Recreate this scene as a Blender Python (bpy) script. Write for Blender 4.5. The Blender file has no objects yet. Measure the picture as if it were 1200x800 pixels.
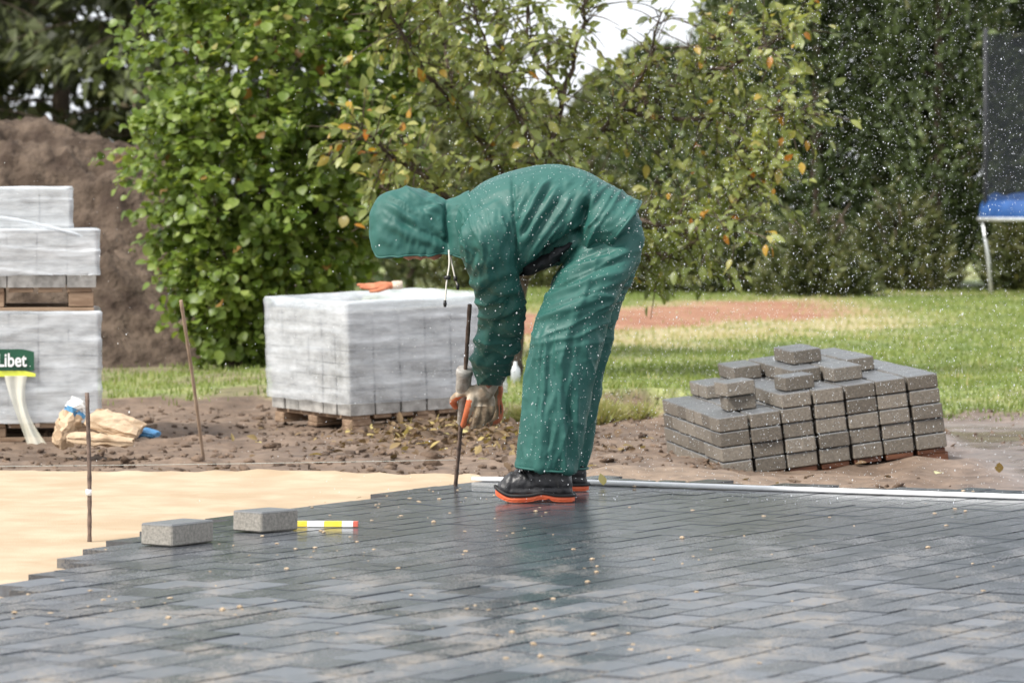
import bpy, bmesh, math, random
import numpy as np
from mathutils import Vector, Matrix, Euler

random.seed(7)
rng = np.random.default_rng(7)
SC = bpy.context.scene
COL = SC.collection
R = math.radians

# ------------------------------------------------------------------ camera
F, CH, YH = 4375.0, 0.95, 240.0          # focal length (photo px), eye height, horizon row
cam_d = bpy.data.cameras.new('camera')
cam = bpy.data.objects.new('camera', cam_d); COL.objects.link(cam)
cam.location = (0, 0, CH); cam.rotation_euler = (R(90), 0, 0)
cam_d.sensor_width = 36; cam_d.lens = 36 * F / 1200
cam_d.shift_y = -(400 - YH) / 1200
cam_d.clip_start = 0.1; cam_d.clip_end = 3000
cam_d.dof.use_dof = True; cam_d.dof.focus_distance = 12.05; cam_d.dof.aperture_fstop = 7.0
SC.camera = cam

# ------------------------------------------------------------------ sky, sun, exposure
SUN_EL, SUN_AZ = R(50), R(-126)           # azimuth from +Y towards +X (a veiled sun, to the left)
wd = bpy.data.worlds.new('World'); SC.world = wd; wd.use_nodes = True
nt = wd.node_tree; nt.nodes.clear()
wo = nt.nodes.new('ShaderNodeOutputWorld'); bg = nt.nodes.new('ShaderNodeBackground')
sky = nt.nodes.new('ShaderNodeTexSky'); sky.sky_type = 'NISHITA'; sky.sun_disc = False
sky.sun_elevation = SUN_EL; sky.sun_rotation = SUN_AZ
sky.air_density = 1.0; sky.dust_density = 2.0
tc = nt.nodes.new('ShaderNodeTexCoord'); cn = nt.nodes.new('ShaderNodeTexNoise')
cn.inputs['Scale'].default_value = 2.2; cn.inputs['Detail'].default_value = 6
cr = nt.nodes.new('ShaderNodeMapRange')
cr.inputs['From Min'].default_value = .3; cr.inputs['From Max'].default_value = .62
cr.inputs['To Min'].default_value = .72; cr.inputs['To Max'].default_value = .97
mx = nt.nodes.new('ShaderNodeMix'); mx.data_type = 'RGBA'
mx.inputs[7].default_value = (9.3, 9.6, 10.2, 1)
nt.links.new(tc.outputs['Generated'], cn.inputs['Vector'])
nt.links.new(cn.outputs['Fac'], cr.inputs['Value'])
nt.links.new(cr.outputs['Result'], mx.inputs[0])
nt.links.new(sky.outputs['Color'], mx.inputs[6])
nt.links.new(mx.outputs[2], bg.inputs['Color'])
bg.inputs['Strength'].default_value = 0.063
nt.links.new(bg.outputs['Background'], wo.inputs['Surface'])
sd = bpy.data.lights.new('sun', 'SUN'); sd.energy = 2.6; sd.angle = R(15); sd.color = (1, .955, .88)
sun = bpy.data.objects.new('sun', sd); COL.objects.link(sun)
dirv = Vector((math.sin(SUN_AZ) * math.cos(SUN_EL), math.cos(SUN_AZ) * math.cos(SUN_EL), math.sin(SUN_EL)))
sun.rotation_euler = (-dirv).to_track_quat('-Z', 'Y').to_euler()
vs = SC.view_settings
vs.view_transform = 'Standard'; vs.look = 'None'; vs.gamma = 1; vs.use_curve_mapping = False; vs.exposure = 1.2
SC.cycles.use_denoising = True
SC.cycles.max_bounces = 8; SC.cycles.transparent_max_bounces = 16
SC.cycles.sample_clamp_indirect = 5; SC.cycles.sample_clamp_direct = 4

# ------------------------------------------------------------------ helpers
def W(x, y, D):
    """point seen at photo pixel (x, y) at distance D"""
    return Vector(((x - 600) / F * D, D, CH - (y - YH) / F * D))

def tag(o, label=None, cat=None, group=None, kind=None):
    if label: o['label'] = label
    if cat: o['category'] = cat
    if group: o['group'] = group
    if kind: o['kind'] = kind
    return o

def empty(name, loc, rot=(0, 0, 0)):
    o = bpy.data.objects.new(name, None); COL.objects.link(o)
    o.location = loc; o.rotation_euler = rot; o.empty_display_size = .1
    return o

def link(name, me, parent=None, loc=None, rot=None):
    o = bpy.data.objects.new(name, me); COL.objects.link(o)
    if parent: o.parent = parent
    if loc is not None: o.location = loc
    if rot is not None: o.rotation_euler = rot
    return o

def mesh_np(name, V, faces, mats, smooth=False, tint=None, fmat=None):
    """V (n,3); faces: list of (m,k) int arrays"""
    me = bpy.data.meshes.new(name)
    V = np.asarray(V, dtype=np.float32)
    faces = [np.asarray(f, dtype=np.int32) for f in faces if len(f)]
    loops = np.concatenate([f.ravel() for f in faces])
    tot = np.concatenate([np.full(len(f), f.shape[1], dtype=np.int32) for f in faces])
    start = np.concatenate([[0], np.cumsum(tot)[:-1]]).astype(np.int32)
    me.vertices.add(len(V)); me.vertices.foreach_set('co', V.ravel())
    me.loops.add(len(loops)); me.loops.foreach_set('vertex_index', loops)
    me.polygons.add(len(tot)); me.polygons.foreach_set('loop_start', start)
    try: me.polygons.foreach_set('loop_total', tot)
    except Exception: pass
    me.polygons.foreach_set('use_smooth', np.full(len(tot), bool(smooth)))
    if fmat is not None: me.polygons.foreach_set('material_index', np.asarray(fmat, dtype=np.int32))
    for m in (mats if isinstance(mats, (list, tuple)) else [mats]): me.materials.append(m)
    if tint is not None:
        at = me.color_attributes.new('tint', 'FLOAT_COLOR', 'POINT')
        c = np.ones((len(V), 4), dtype=np.float32); c[:, :3] = tint
        at.data.foreach_set('color', c.ravel())
    me.update(calc_edges=True); me.validate()
    if not smooth: me.shade_flat()
    return me

def grid_mesh(name, X, Y, Z, mat, tint=None, smooth=True):
    ny, nx = Z.shape
    V = np.stack([X.ravel(), Y.ravel(), Z.ravel()], 1)
    i = np.arange(ny * nx).reshape(ny, nx)
    f = np.stack([i[:-1, :-1].ravel(), i[:-1, 1:].ravel(), i[1:, 1:].ravel(), i[1:, :-1].ravel()], 1)
    return mesh_np(name, V, [f], mat, smooth, None if tint is None else tint.reshape(-1, 3))

def scatter(tv, tf, pos, rot, scale, tint=None):
    """copies of a template: tv (k,3), tf list of (m,j); pos (n,3), rot (n,3,3), scale (n,) or (n,3)"""
    n, k = len(pos), len(tv)
    scale = np.asarray(scale)
    S = scale[:, None, None] if scale.ndim == 1 else scale[:, None, :]
    V = np.einsum('nij,nkj->nki', rot, tv[None] * S) + pos[:, None, :]
    off = (np.arange(n) * k)[:, None, None]
    Fs = [(f[None] + off).reshape(-1, f.shape[1]) for f in tf]
    T = None if tint is None else np.repeat(tint, k, 0)
    return V.reshape(-1, 3), Fs, T

def frames(z, x_hint=None):
    """rotation matrices (n,3,3) whose third column is z"""
    z = z / np.linalg.norm(z, axis=1, keepdims=True)
    h = rng.normal(size=z.shape) if x_hint is None else x_hint
    x = h - (h * z).sum(1, keepdims=True) * z
    x /= np.linalg.norm(x, axis=1, keepdims=True) + 1e-9
    y = np.cross(z, x)
    return np.stack([x, y, z], 2)

_P = {}
def perlin(p, seed=0):
    """gradient noise at p (n,3), about -1..1"""
    if seed not in _P:
        g = np.random.default_rng(seed + 100)
        gr = g.normal(size=(256, 3)); gr /= np.linalg.norm(gr, axis=1, keepdims=True)
        _P[seed] = (g.permutation(256), gr)
    perm, gr = _P[seed]
    p = np.asarray(p, dtype=np.float64)
    i = np.floor(p).astype(np.int64); f = p - i
    u = f * f * f * (f * (f * 6 - 15) + 10)
    res = 0
    for dx in (0, 1):
        for dy in (0, 1):
            for dz in (0, 1):
                h = perm[(perm[(perm[(i[:, 0] + dx) & 255] + i[:, 1] + dy) & 255] + i[:, 2] + dz) & 255]
                d = (gr[h] * (f - np.array([dx, dy, dz]))).sum(1)
                w = (u[:, 0] if dx else 1 - u[:, 0]) * (u[:, 1] if dy else 1 - u[:, 1]) * (u[:, 2] if dz else 1 - u[:, 2])
                res = res + d * w
    return res * 1.6

def fbm(p, octv=4, seed=0):
    p = np.asarray(p, dtype=np.float64); a, s = 1.0, 0
    for k in range(octv):
        s = s + a * perlin(p * 2 ** k + 17.3 * k, seed + k); a *= .5
    return s

def sstep(a, b, x):
    t = np.clip((x - a) / (b - a), 0, 1)
    return t * t * (3 - 2 * t)

def tube(pts, rad, n=8, closed_caps=True):
    """verts, faces of a tube through pts with radii"""
    pts = np.asarray([tuple(p) for p in pts], float); rad = np.asarray(rad, float)
    if rad.ndim == 0: rad = np.full(len(pts), float(rad))
    t = np.gradient(pts, axis=0); t /= np.linalg.norm(t, axis=1, keepdims=True) + 1e-12
    h = np.array([0, 0, 1.0]) if abs(t[0][2]) < .9 else np.array([1.0, 0, 0])
    V = []
    a = np.linspace(0, 2 * np.pi, n, endpoint=False)
    for k in range(len(pts)):
        x = h - h.dot(t[k]) * t[k]; x /= np.linalg.norm(x); y = np.cross(t[k], x); h = x
        V.append(pts[k] + rad[k] * (np.cos(a)[:, None] * x + np.sin(a)[:, None] * y))
    m = len(pts); V = np.concatenate(V)
    i = np.arange(m * n).reshape(m, n); j = np.roll(i, -1, 1)
    q = np.stack([i[:-1].ravel(), j[:-1].ravel(), j[1:].ravel(), i[1:].ravel()], 1)
    V = np.concatenate([V, pts[:1], pts[-1:]])
    c0 = np.stack([j[0], i[0], np.full(n, m * n)], 1); c1 = np.stack([i[-1], j[-1], np.full(n, m * n + 1)], 1)
    return V, q, np.concatenate([c0, c1])

def tubes_mesh(name, tl, mat, n=8, smooth=True):
    Vs, Q, T, o = [], [], [], 0
    for pts, rad in tl:
        v, q, t = tube(pts, rad, n); Vs.append(v); Q.append(q + o); T.append(t + o); o += len(v)
    return mesh_np(name, np.concatenate(Vs), [np.concatenate(Q), np.concatenate(T)], mat, smooth)

def smooth_path(pts, k=4):
    """Catmull-Rom through pts"""
    p = np.asarray([tuple(q) for q in pts], float); out = []
    P = np.concatenate([[2 * p[0] - p[1]], p, [2 * p[-1] - p[-2]]])
    for i in range(1, len(P) - 2):
        for s in np.linspace(0, 1, k, endpoint=False):
            a, b, c, d = P[i - 1], P[i], P[i + 1], P[i + 2]
            out.append(.5 * (2 * b + (c - a) * s + (2 * a - 5 * b + 4 * c - d) * s * s + (3 * b - 3 * c + d - a) * s ** 3))
    out.append(p[-1])
    return np.array(out)

def box_mesh(name, sx, sy, sz, mat, bevel=0.0, seg=1, jit=0.0, top_only=False):
    """box centred in x, y with its base at z = 0"""
    bm = bmesh.new(); bmesh.ops.create_cube(bm, size=1)
    for v in bm.verts:
        v.co = Vector((v.co.x * sx, v.co.y * sy, (v.co.z + .5) * sz))
        if jit: v.co += Vector([random.uniform(-jit, jit) for _ in range(3)])
    if bevel:
        ed = [e for e in bm.edges if (not top_only) or all(v.co.z > sz * .6 for v in e.verts)]
        bmesh.ops.bevel(bm, geom=ed, offset=bevel, segments=seg, affect='EDGES', profile=.6)
    me = bpy.data.meshes.new(name); bm.to_mesh(me); bm.free(); me.materials.append(mat)
    return me

def place_bar(name, a, b, w, t, mat, parent=None, bevel=.002):
    """a bar from a to b, w wide, t thick"""
    a, b = Vector(a), Vector(b); L = (b - a).length
    me = box_mesh(name, L, w, t, mat, bevel)
    o = link(name, me, parent); o.location = (a + b) / 2
    o.rotation_euler = (b - a).to_track_quat('X', 'Z').to_euler()
    return o

# ------------------------------------------------------------------ materials
def newmat(name):
    m = bpy.data.materials.new(name); m.use_nodes = True
    nt = m.node_tree; b = nt.nodes['Principled BSDF']
    return m, nt, b
def N(nt, t, **kw):
    n = nt.nodes.new(t)
    for k, v in kw.items():
        if k.startswith('i_'): n.inputs[k[2:].replace('_', ' ')].default_value = v
        else: setattr(n, k, v)
    return n
def L(nt, a, b): nt.links.new(a, b)
def c4(c): return (c[0], c[1], c[2], 1)

def noise(nt, vec, scale, detail=4, rough=.55):
    n = N(nt, 'ShaderNodeTexNoise'); n.inputs['Scale'].default_value = scale
    n.inputs['Detail'].default_value = detail; n.inputs['Roughness'].default_value = rough
    if vec is not None: L(nt, vec, n.inputs['Vector'])
    return n.outputs['Fac']
def rng_(nt, v, a, b, c=0.0, d=1.0):
    m = N(nt, 'ShaderNodeMapRange'); L(nt, v, m.inputs['Value'])
    for k, x in zip(('From Min', 'From Max', 'To Min', 'To Max'), (a, b, c, d)): m.inputs[k].default_value = x
    return m.outputs['Result']
def mixc(nt, fac, a, b, mode='MIX'):
    m = N(nt, 'ShaderNodeMix', data_type='RGBA', blend_type=mode)
    if hasattr(fac, 'links'): L(nt, fac, m.inputs[0])
    else: m.inputs[0].default_value = fac
    for s, v in ((6, a), (7, b)):
        if hasattr(v, 'links'): L(nt, v, m.inputs[s])
        else: m.inputs[s].default_value = c4(v)
    return m.outputs[2]
def math_(nt, op, a, b=None):
    m = N(nt, 'ShaderNodeMath', operation=op)
    for s, v in ((0, a), (1, b)):
        if v is None: continue
        if hasattr(v, 'links'): L(nt, v, m.inputs[s])
        else: m.inputs[s].default_value = v
    return m.outputs[0]
def pos_(nt, scale=None):
    g = N(nt, 'ShaderNodeNewGeometry'); o = g.outputs['Position']
    if scale:
        m = N(nt, 'ShaderNodeMapping'); m.inputs['Scale'].default_value = scale; L(nt, o, m.inputs['Vector']); o = m.outputs['Vector']
    return o
def bump_(nt, h, strength, dist, prev=None):
    b = N(nt, 'ShaderNodeBump'); b.inputs['Strength'].default_value = strength; b.inputs['Distance'].default_value = dist
    L(nt, h, b.inputs['Height'])
    if prev is not None: L(nt, prev, b.inputs['Normal'])
    return b.outputs['Normal']

def surf(name, a, b, scale=8, rough=.8, bump=.3, bscale=60, bdist=.004, spec=.4, stretch=None, metal=0, lo=.35, hi=.65, c=None, cscale=2):
    """two-tone noisy surface with fine relief"""
    m, nt, p = newmat(name); v = pos_(nt, stretch)
    col = mixc(nt, rng_(nt, noise(nt, v, scale), lo, hi), a, b)
    if c is not None: col = mixc(nt, rng_(nt, noise(nt, v, cscale, 5), .5, .66), col, c)
    L(nt, col, p.inputs['Base Color'])
    p.inputs['Roughness'].default_value = rough; p.inputs['Metallic'].default_value = metal
    p.inputs['Specular IOR Level'].default_value = spec
    if bump: L(nt, bump_(nt, noise(nt, v, bscale, 5), bump, bdist), p.inputs['Normal'])
    return m

def leafmat(name, ramp, transl=.35, rough=.5, attr=True, spec=.4):
    """leaf: colour from a ramp over a per-leaf random number, some light passing through"""
    m, nt, p = newmat(name)
    if attr:
        a = N(nt, 'ShaderNodeAttribute', attribute_name='tint'); r = a.outputs['Fac']
    else:
        a = N(nt, 'ShaderNodeObjectInfo'); r = a.outputs['Random']
    cr = N(nt, 'ShaderNodeValToRGB'); L(nt, r, cr.inputs['Fac'])
    e = cr.color_ramp.elements
    while len(e) < len(ramp): e.new(.5)
    for k, (x, c) in enumerate(ramp): e[k].position = x; e[k].color = c4(c)
    col = cr.outputs['Color']
    L(nt, col, p.inputs['Base Color']); p.inputs['Roughness'].default_value = rough
    p.inputs['Specular IOR Level'].default_value = spec
    t = N(nt, 'ShaderNodeBsdfTranslucent')
    L(nt, mixc(nt, .75, col, (1.35, 1.3, .55), 'MULTIPLY'), t.inputs['Color'])
    ms = N(nt, 'ShaderNodeMixShader'); ms.inputs[0].default_value = transl
    L(nt, p.outputs['BSDF'], ms.inputs[1]); L(nt, t.outputs['BSDF'], ms.inputs[2])
    L(nt, ms.outputs['Shader'], nt.nodes['Material Output'].inputs['Surface'])
    return m

M = {}
# terrain: albedo comes from what the ground is made of (vertex attribute), with fine grain
def terrain_mat():
    m, nt, p = newmat('terrain')
    a = N(nt, 'ShaderNodeAttribute', attribute_name='tint'); v = pos_(nt)
    n1 = noise(nt, v, 14, 6); n2 = noise(nt, v, 3, 4)
    col = mixc(nt, 1.0, a.outputs['Color'], mixc(nt, rng_(nt, n1, .3, .7), (.62, .6, .58), (1.3, 1.28, 1.25)), 'MULTIPLY')
    col = mixc(nt, rng_(nt, n2, .45, .75, 0, .5), col, mixc(nt, 1.0, col, (.55, .5, .48), 'MULTIPLY'))
    L(nt, col, p.inputs['Base Color'])
    w = N(nt, 'ShaderNodeAttribute', attribute_name='wet')
    L(nt, rng_(nt, w.outputs['Fac'], 0, 1, .85, .16), p.inputs['Roughness'])
    p.inputs['Specular IOR Level'].default_value = .5
    bt = N(nt, 'ShaderNodeBump'); bt.inputs['Distance'].default_value = .02; L(nt, noise(nt, v, 40, 6, .65), bt.inputs['Height'])
    L(nt, rng_(nt, w.outputs['Fac'], 0, .8, .55, .03), bt.inputs['Strength']); L(nt, bt.outputs['Normal'], p.inputs['Normal'])
    return m
M['terrain'] = terrain_mat()
M['soil'] = surf('soil', (.060, .043, .032), (.135, .100, .075), 5, .95, 1.0, 16, .05, .15, c=(.045, .031, .024), cscale=2.4)
M['clod'] = surf('clod', (.095, .066, .048), (.20, .142, .104), 7, .95, .8, 30, .03, .15, c=(.09, .065, .05), cscale=3)
M['sand'] = surf('sand', (.385, .295, .20), (.455, .36, .255), 5, .95, .5, 150, .006, .15, c=(.37, .28, .185), cscale=3)

def paver_mat(name, a, b, wet=True):
    m, nt, p = newmat(name); v = pos_(nt)
    oi = N(nt, 'ShaderNodeObjectInfo')
    at = N(nt, 'ShaderNodeAttribute', attribute_name='tint')
    r = math_(nt, 'FRACT', math_(nt, 'ADD', oi.outputs['Random'], at.outputs['Fac']))
    col = mixc(nt, r, a, b)
    col = mixc(nt, 1.0, col, mixc(nt, rng_(nt, noise(nt, v, 70, 4, .7), .3, .7), (.75, .75, .75), (1.25, 1.25, 1.25)), 'MULTIPLY')
    sep = N(nt, 'ShaderNodeSeparateXYZ'); L(nt, v, sep.inputs[0])
    # sand left on the surface: streaks where it was swept, most of it on the part laid last
    near = rng_(nt, sep.outputs['Y'], 8.2, 11.0, 1, .12)
    n1 = noise(nt, pos_(nt, (2.4, 1.0, 1)), 2.6, 7, .66); n2 = noise(nt, v, 110, 6, .8)
    sandy = rng_(nt, math_(nt, 'ADD', n1, math_(nt, 'MULTIPLY', math_(nt, 'SUBTRACT', n2, .5), 1.2)), .52, .70)
    sandy = math_(nt, 'MULTIPLY', sandy, near)
    col = mixc(nt, math_(nt, 'MULTIPLY', sandy, .6), col, (.33, .275, .205))
    L(nt, col, p.inputs['Base Color'])
    # rain film: a wet shape that spreads from the far right
    wx = math_(nt, 'ADD', math_(nt, 'MULTIPLY', sep.outputs['X'], .5), math_(nt, 'MULTIPLY', math_(nt, 'SUBTRACT', sep.outputs['Y'], 10.4), .75))
    wetn = math_(nt, 'ADD', wx, math_(nt, 'MULTIPLY', math_(nt, 'SUBTRACT', noise(nt, v, 1.7, 5), .5), 2.2))
    wetf = rng_(nt, wetn, -.5, 1.0)
    dry = mixc(nt, rng_(nt, r, 0, 1), (.18, .18, .18), (.34, .34, .34))
    ro = mixc(nt, wetf, dry, (.17, .17, .17))
    ro = mixc(nt, math_(nt, 'MULTIPLY', sandy, .9), ro, (.9, .9, .9))
    L(nt, ro, p.inputs['Roughness'])
    p.inputs['Specular IOR Level'].default_value = .85
    b1 = N(nt, 'ShaderNodeBump'); b1.inputs['Distance'].default_value = .002
    L(nt, rng_(nt, wetf, 0, 1, .28, .03), b1.inputs['Strength']); L(nt, noise(nt, v, 120, 5, .7), b1.inputs['Height']); nb = b1.outputs['Normal']
    rip = noise(nt, v, 160, 3, .6)       # rain striking the film
    b2 = N(nt, 'ShaderNodeBump'); b2.inputs['Distance'].default_value = .0015
    L(nt, math_(nt, 'MULTIPLY', wetf, .35), b2.inputs['Strength']); L(nt, rip, b2.inputs['Height']); L(nt, nb, b2.inputs['Normal'])
    L(nt, b2.outputs['Normal'], p.inputs['Normal'])
    return m
M['paver_dark'] = paver_mat('paver_dark', (.036, .042, .051), (.092, .102, .118))

def stack_paver(name, a, b):
    m, nt, p = newmat(name); v = pos_(nt)
    oi = N(nt, 'ShaderNodeObjectInfo')
    col = mixc(nt, oi.outputs['Random'], a, b)
    col = mixc(nt, 1.0, col, mixc(nt, rng_(nt, noise(nt, v, 120, 5, .75), .32, .68), (.6, .6, .6), (1.35, 1.33, 1.3)), 'MULTIPLY')
    g = N(nt, 'ShaderNodeTexCoord'); s = N(nt, 'ShaderNodeSeparateXYZ'); L(nt, g.outputs['Object'], s.inputs[0])
    top = rng_(nt, s.outputs['Z'], .052, .058)             # dark wearing course on top of the paler core
    col = mixc(nt, math_(nt, 'MULTIPLY', top, .85), col, (.10, .11, .122))
    L(nt, col, p.inputs['Base Color'])
    L(nt, rng_(nt, top, 0, 1, .85, .3), p.inputs['Roughness'])
    L(nt, bump_(nt, noise(nt, v, 170, 5, .75), .7, .004), p.inputs['Normal'])
    return m
M['paver_stack'] = stack_paver('paver_stack', (.110, .095, .077), (.215, .190, .158))
M['paver_loose'] = stack_paver('paver_loose', (.24, .225, .20), (.31, .295, .265))
M['paver_pack'] = surf('paver_pack', (.23, .22, .205), (.42, .405, .38), 20, .85, .5, 120, .003, .3)

def film_mat():
    m, nt, p = newmat('stretch_film'); g = pos_(nt)
    n = noise(nt, pos_(nt, (1.0, 1.0, 4.5)), 4.0, 9, .7); n2 = noise(nt, g, 2.2, 4)
    L(nt, mixc(nt, rng_(nt, n, .3, .7), (.72, .76, .80), (.86, .89, .92)), p.inputs['Base Color'])
    p.inputs['Roughness'].default_value = .16; p.inputs['Specular IOR Level'].default_value = .8
    L(nt, bump_(nt, noise(nt, pos_(nt, (1.3, 1.3, 16)), 5, 8, .75), .22, .010), p.inputs['Normal'])
    t = N(nt, 'ShaderNodeBsdfTransparent'); t.inputs['Color'].default_value = (.93, .95, .96, 1)
    ms = N(nt, 'ShaderNodeMixShader')
    fac = math_(nt, 'ADD', rng_(nt, n, .34, .70, .27, .62), rng_(nt, n2, .35, .7, -.12, .14))
    L(nt, fac, ms.inputs[0]); L(nt, t.outputs['BSDF'], ms.inputs[1]); L(nt, p.outputs['BSDF'], ms.inputs[2])
    L(nt, ms.outputs['Shader'], nt.nodes['Material Output'].inputs['Surface'])
    return m
M['film'] = film_mat()
M['wood'] = surf('wood', (.20, .13, .085), (.33, .235, .16), 6, .85, .4, 40, .004, .25, stretch=(1, 6, 6))
M['wood_red'] = surf('wood_red', (.085, .034, .02), (.17, .07, .036), 7, .6, .4, 40, .004, .3, stretch=(1, 6, 6))
M['rust'] = surf('rust', (.07, .05, .042), (.17, .12, .095), 40, .7, .5, 130, .002, .4)
M['stake'] = surf('stake', (.25, .18, .125), (.36, .27, .2), 14, .85, .4, 90, .002, .2)
M['white'] = surf('white', (.78, .78, .77), (.84, .84, .83), 12, .35, .12, 40, .002, .5)
M['tape'] = surf('tape', (.8, .8, .8), (.86, .86, .85), 20, .5, 0)
M['yellow'] = surf('yellow', (.80, .62, .06), (.86, .70, .12), 30, .5, .1, 90, .001)
M['red'] = surf('red', (.5, .10, .07), (.58, .15, .1), 40, .5, .1, 90, .001)
M['grey_metal'] = surf('grey_metal', (.28, .27, .25), (.42, .40, .37), 45, .55, .4, 120, .002, .5, c=(.20, .17, .14), cscale=25)
M['galv'] = surf('galv', (.50, .52, .53), (.62, .64, .65), 14, .4, .1, 60, .001, .5, metal=.5)
M['blue'] = surf('blue', (.018, .065, .21), (.03, .095, .28), 6, .4, .3, 14, .02, .5)
M['dark_mat'] = surf('dark_mat', (.02, .022, .025), (.035, .036, .04), 9, .6, 0)
M['paper'] = surf('paper', (.44, .325, .215), (.56, .43, .30), 9, .85, .5, 26, .01, .2, c=(.33, .235, .15), cscale=9)
M['paper_white'] = surf('paper_white', (.60, .60, .58), (.74, .74, .72), 12, .7, .5, 26, .01, .3)
M['paper_blue'] = surf('paper_blue', (.05, .17, .33), (.09, .26, .44), 12, .6, .4, 26, .008, .4)
M['label_green'] = surf('label_green', (.008, .07, .035), (.012, .085, .045), 12, .35, .2, 20, .004, .5)
M['label_lime'] = surf('label_lime', (.62, .68, .06), (.68, .74, .09), 12, .4, .1, 20, .002, .5)
M['clear_film'] = None
def clear_film():
    m, nt, p = newmat('clear_film')
    p.inputs['Base Color'].default_value = (.80, .78, .66, 1); p.inputs['Roughness'].default_value = .25
    t = N(nt, 'ShaderNodeBsdfTransparent'); ms = N(nt, 'ShaderNodeMixShader'); ms.inputs[0].default_value = .62
    L(nt, t.outputs['BSDF'], ms.inputs[1]); L(nt, p.outputs['BSDF'], ms.inputs[2])
    L(nt, ms.outputs['Shader'], nt.nodes['Material Output'].inputs['Surface'])
    return m
M['clear_film'] = clear_film()
M['bark'] = surf('bark', (.055, .04, .03), (.13, .10, .078), 22, .9, .6, 50, .01, .2, stretch=(1, 1, .3))
M['cord'] = surf('cord', (.62, .60, .54), (.7, .68, .62), 60, .8, .2, 200, .001)
M['string'] = surf('string', (.42, .48, .46), (.5, .55, .52), 30, .8, 0)
M['black_plastic'] = surf('black_plastic', (.012, .012, .013), (.02, .02, .02), 30, .4, 0)

def suit_mat():
    m, nt, p = newmat('rain_suit'); v = pos_(nt)
    n = noise(nt, v, 5, 5)
    L(nt, mixc(nt, rng_(nt, n, .3, .7), (.012, .076, .063), (.021, .102, .086)), p.inputs['Base Color'])
    L(nt, rng_(nt, noise(nt, v, 6, 4), .35, .65, .52, .68), p.inputs['Roughness'])
    p.inputs['Specular IOR Level'].default_value = .42
    nb = bump_(nt, noise(nt, v, 26, 5, .6), .22, .006)
    nb = bump_(nt, noise(nt, v, 300, 3), .12, .001, nb)
    L(nt, nb, p.inputs['Normal'])
    return m
M['suit'] = suit_mat()
M['skin'] = surf('skin', (.24, .10, .07), (.31, .14, .10), 12, .5, .15, 90, .001, .4)
M['glove'] = surf('glove', (.38, .31, .23), (.55, .48, .39), 28, .9, .5, 160, .002, .15, c=(.24, .17, .11), cscale=16)
M['glove_dark'] = surf('glove_dark', (.13, .095, .065), (.36, .28, .19), 26, .9, .6, 120, .003, .15)
M['glove_orange'] = surf('glove_orange', (.42, .105, .04), (.52, .17, .08), 22, .7, .3, 90, .002, .3)
M['knit'] = surf('knit', (.46, .38, .30), (.54, .46, .38), 40, .95, .5, 160, .003, .1)
M['glove_pink'] = surf('glove_pink', (.36, .125, .065), (.46, .19, .105), 22, .8, .4, 90, .002, .2)
M['shoe'] = surf('shoe', (.014, .014, .016), (.035, .033, .034), 26, .42, .5, 80, .004, .5)
M['shoe_dark'] = surf('shoe_dark', (.008, .008, .009), (.018, .017, .017), 30, .6, .3, 80, .003, .4)
M['sole'] = surf('sole', (.62, .10, .035), (.70, .15, .06), 24, .55, .3, 60, .003, .4)
M['shirt'] = surf('shirt', (.010, .012, .014), (.022, .024, .026), 12, .85, .4, 30, .01, .2)
def drop_mat():
    m, nt, p = newmat('raindrop')
    p.inputs['Base Color'].default_value = (.92, .95, .97, 1); p.inputs['Roughness'].default_value = .08
    p.inputs['Specular IOR Level'].default_value = .6
    t = N(nt, 'ShaderNodeBsdfTranslucent'); t.inputs['Color'].default_value = (.95, .97, .98, 1)
    tr = N(nt, 'ShaderNodeBsdfTransparent')
    a = N(nt, 'ShaderNodeMixShader'); a.inputs[0].default_value = .5
    b = N(nt, 'ShaderNodeMixShader'); b.inputs[0].default_value = .65
    L(nt, p.outputs['BSDF'], a.inputs[1]); L(nt, t.outputs['BSDF'], a.inputs[2])
    L(nt, tr.outputs['BSDF'], b.inputs[1]); L(nt, a.outputs['Shader'], b.inputs[2])
    L(nt, b.outputs['Shader'], nt.nodes['Material Output'].inputs['Surface'])
    return m
M['drop'] = drop_mat()
HAZEL = [(0, (.058, .100, .018)), (.35, (.145, .215, .038)), (.7, (.235, .310, .070)), (.93, (.34, .39, .13)), (.97, (.28, .17, .05)), (1, (.30, .16, .06))]
PEAR = [(0, (.085, .115, .032)), (.35, (.190, .225, .066)), (.68, (.295, .32, .105)), (.85, (.39, .37, .13)), (.93, (.40, .25, .03)), (1, (.46, .17, .03))]
M['hazel'] = leafmat('hazel_leaf', HAZEL, .42, .4)
M['hazel_o'] = leafmat('hazel_leaf_single', HAZEL, .42, .4, attr=False)
M['pear'] = leafmat('pear_leaf', PEAR, .38, .4)
M['pear_o'] = leafmat('pear_leaf_single', PEAR, .38, .4, attr=False)
M['thuja'] = leafmat('evergreen', [(0, (.030, .044, .017)), (.5, (.085, .116, .043)), (.85, (.145, .190, .070)), (1, (.18, .175, .085))], .15, .6)
M['spruce'] = leafmat('spruce_needles', [(0, (.018, .022, .010)), (.5, (.055, .066, .022)), (.8, (.115, .140, .038)), (1, (.14, .105, .055))], .15, .65)
M['juniper'] = leafmat('low_shrub', [(0, (.04, .055, .02)), (.5, (.11, .13, .046)), (1, (.19, .185, .08))], .2, .6)
M['grass'] = leafmat('grass', [(0, (.11, .16, .035)), (.5, (.21, .27, .075)), (.8, (.30, .33, .12)), (1, (.42, .37, .20))], .35, .6)
M['dead_leaf'] = leafmat('dead_leaf', [(0, (.09, .06, .04)), (.5, (.17, .11, .06)), (.8, (.42, .33, .12)), (1, (.52, .48, .22))], .2, .7)
M['dead_leaf_o'] = leafmat('dead_leaf_single', [(0, (.30, .21, .08)), (.5, (.50, .42, .15)), (1, (.52, .52, .30))], .2, .6, attr=False)

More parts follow.
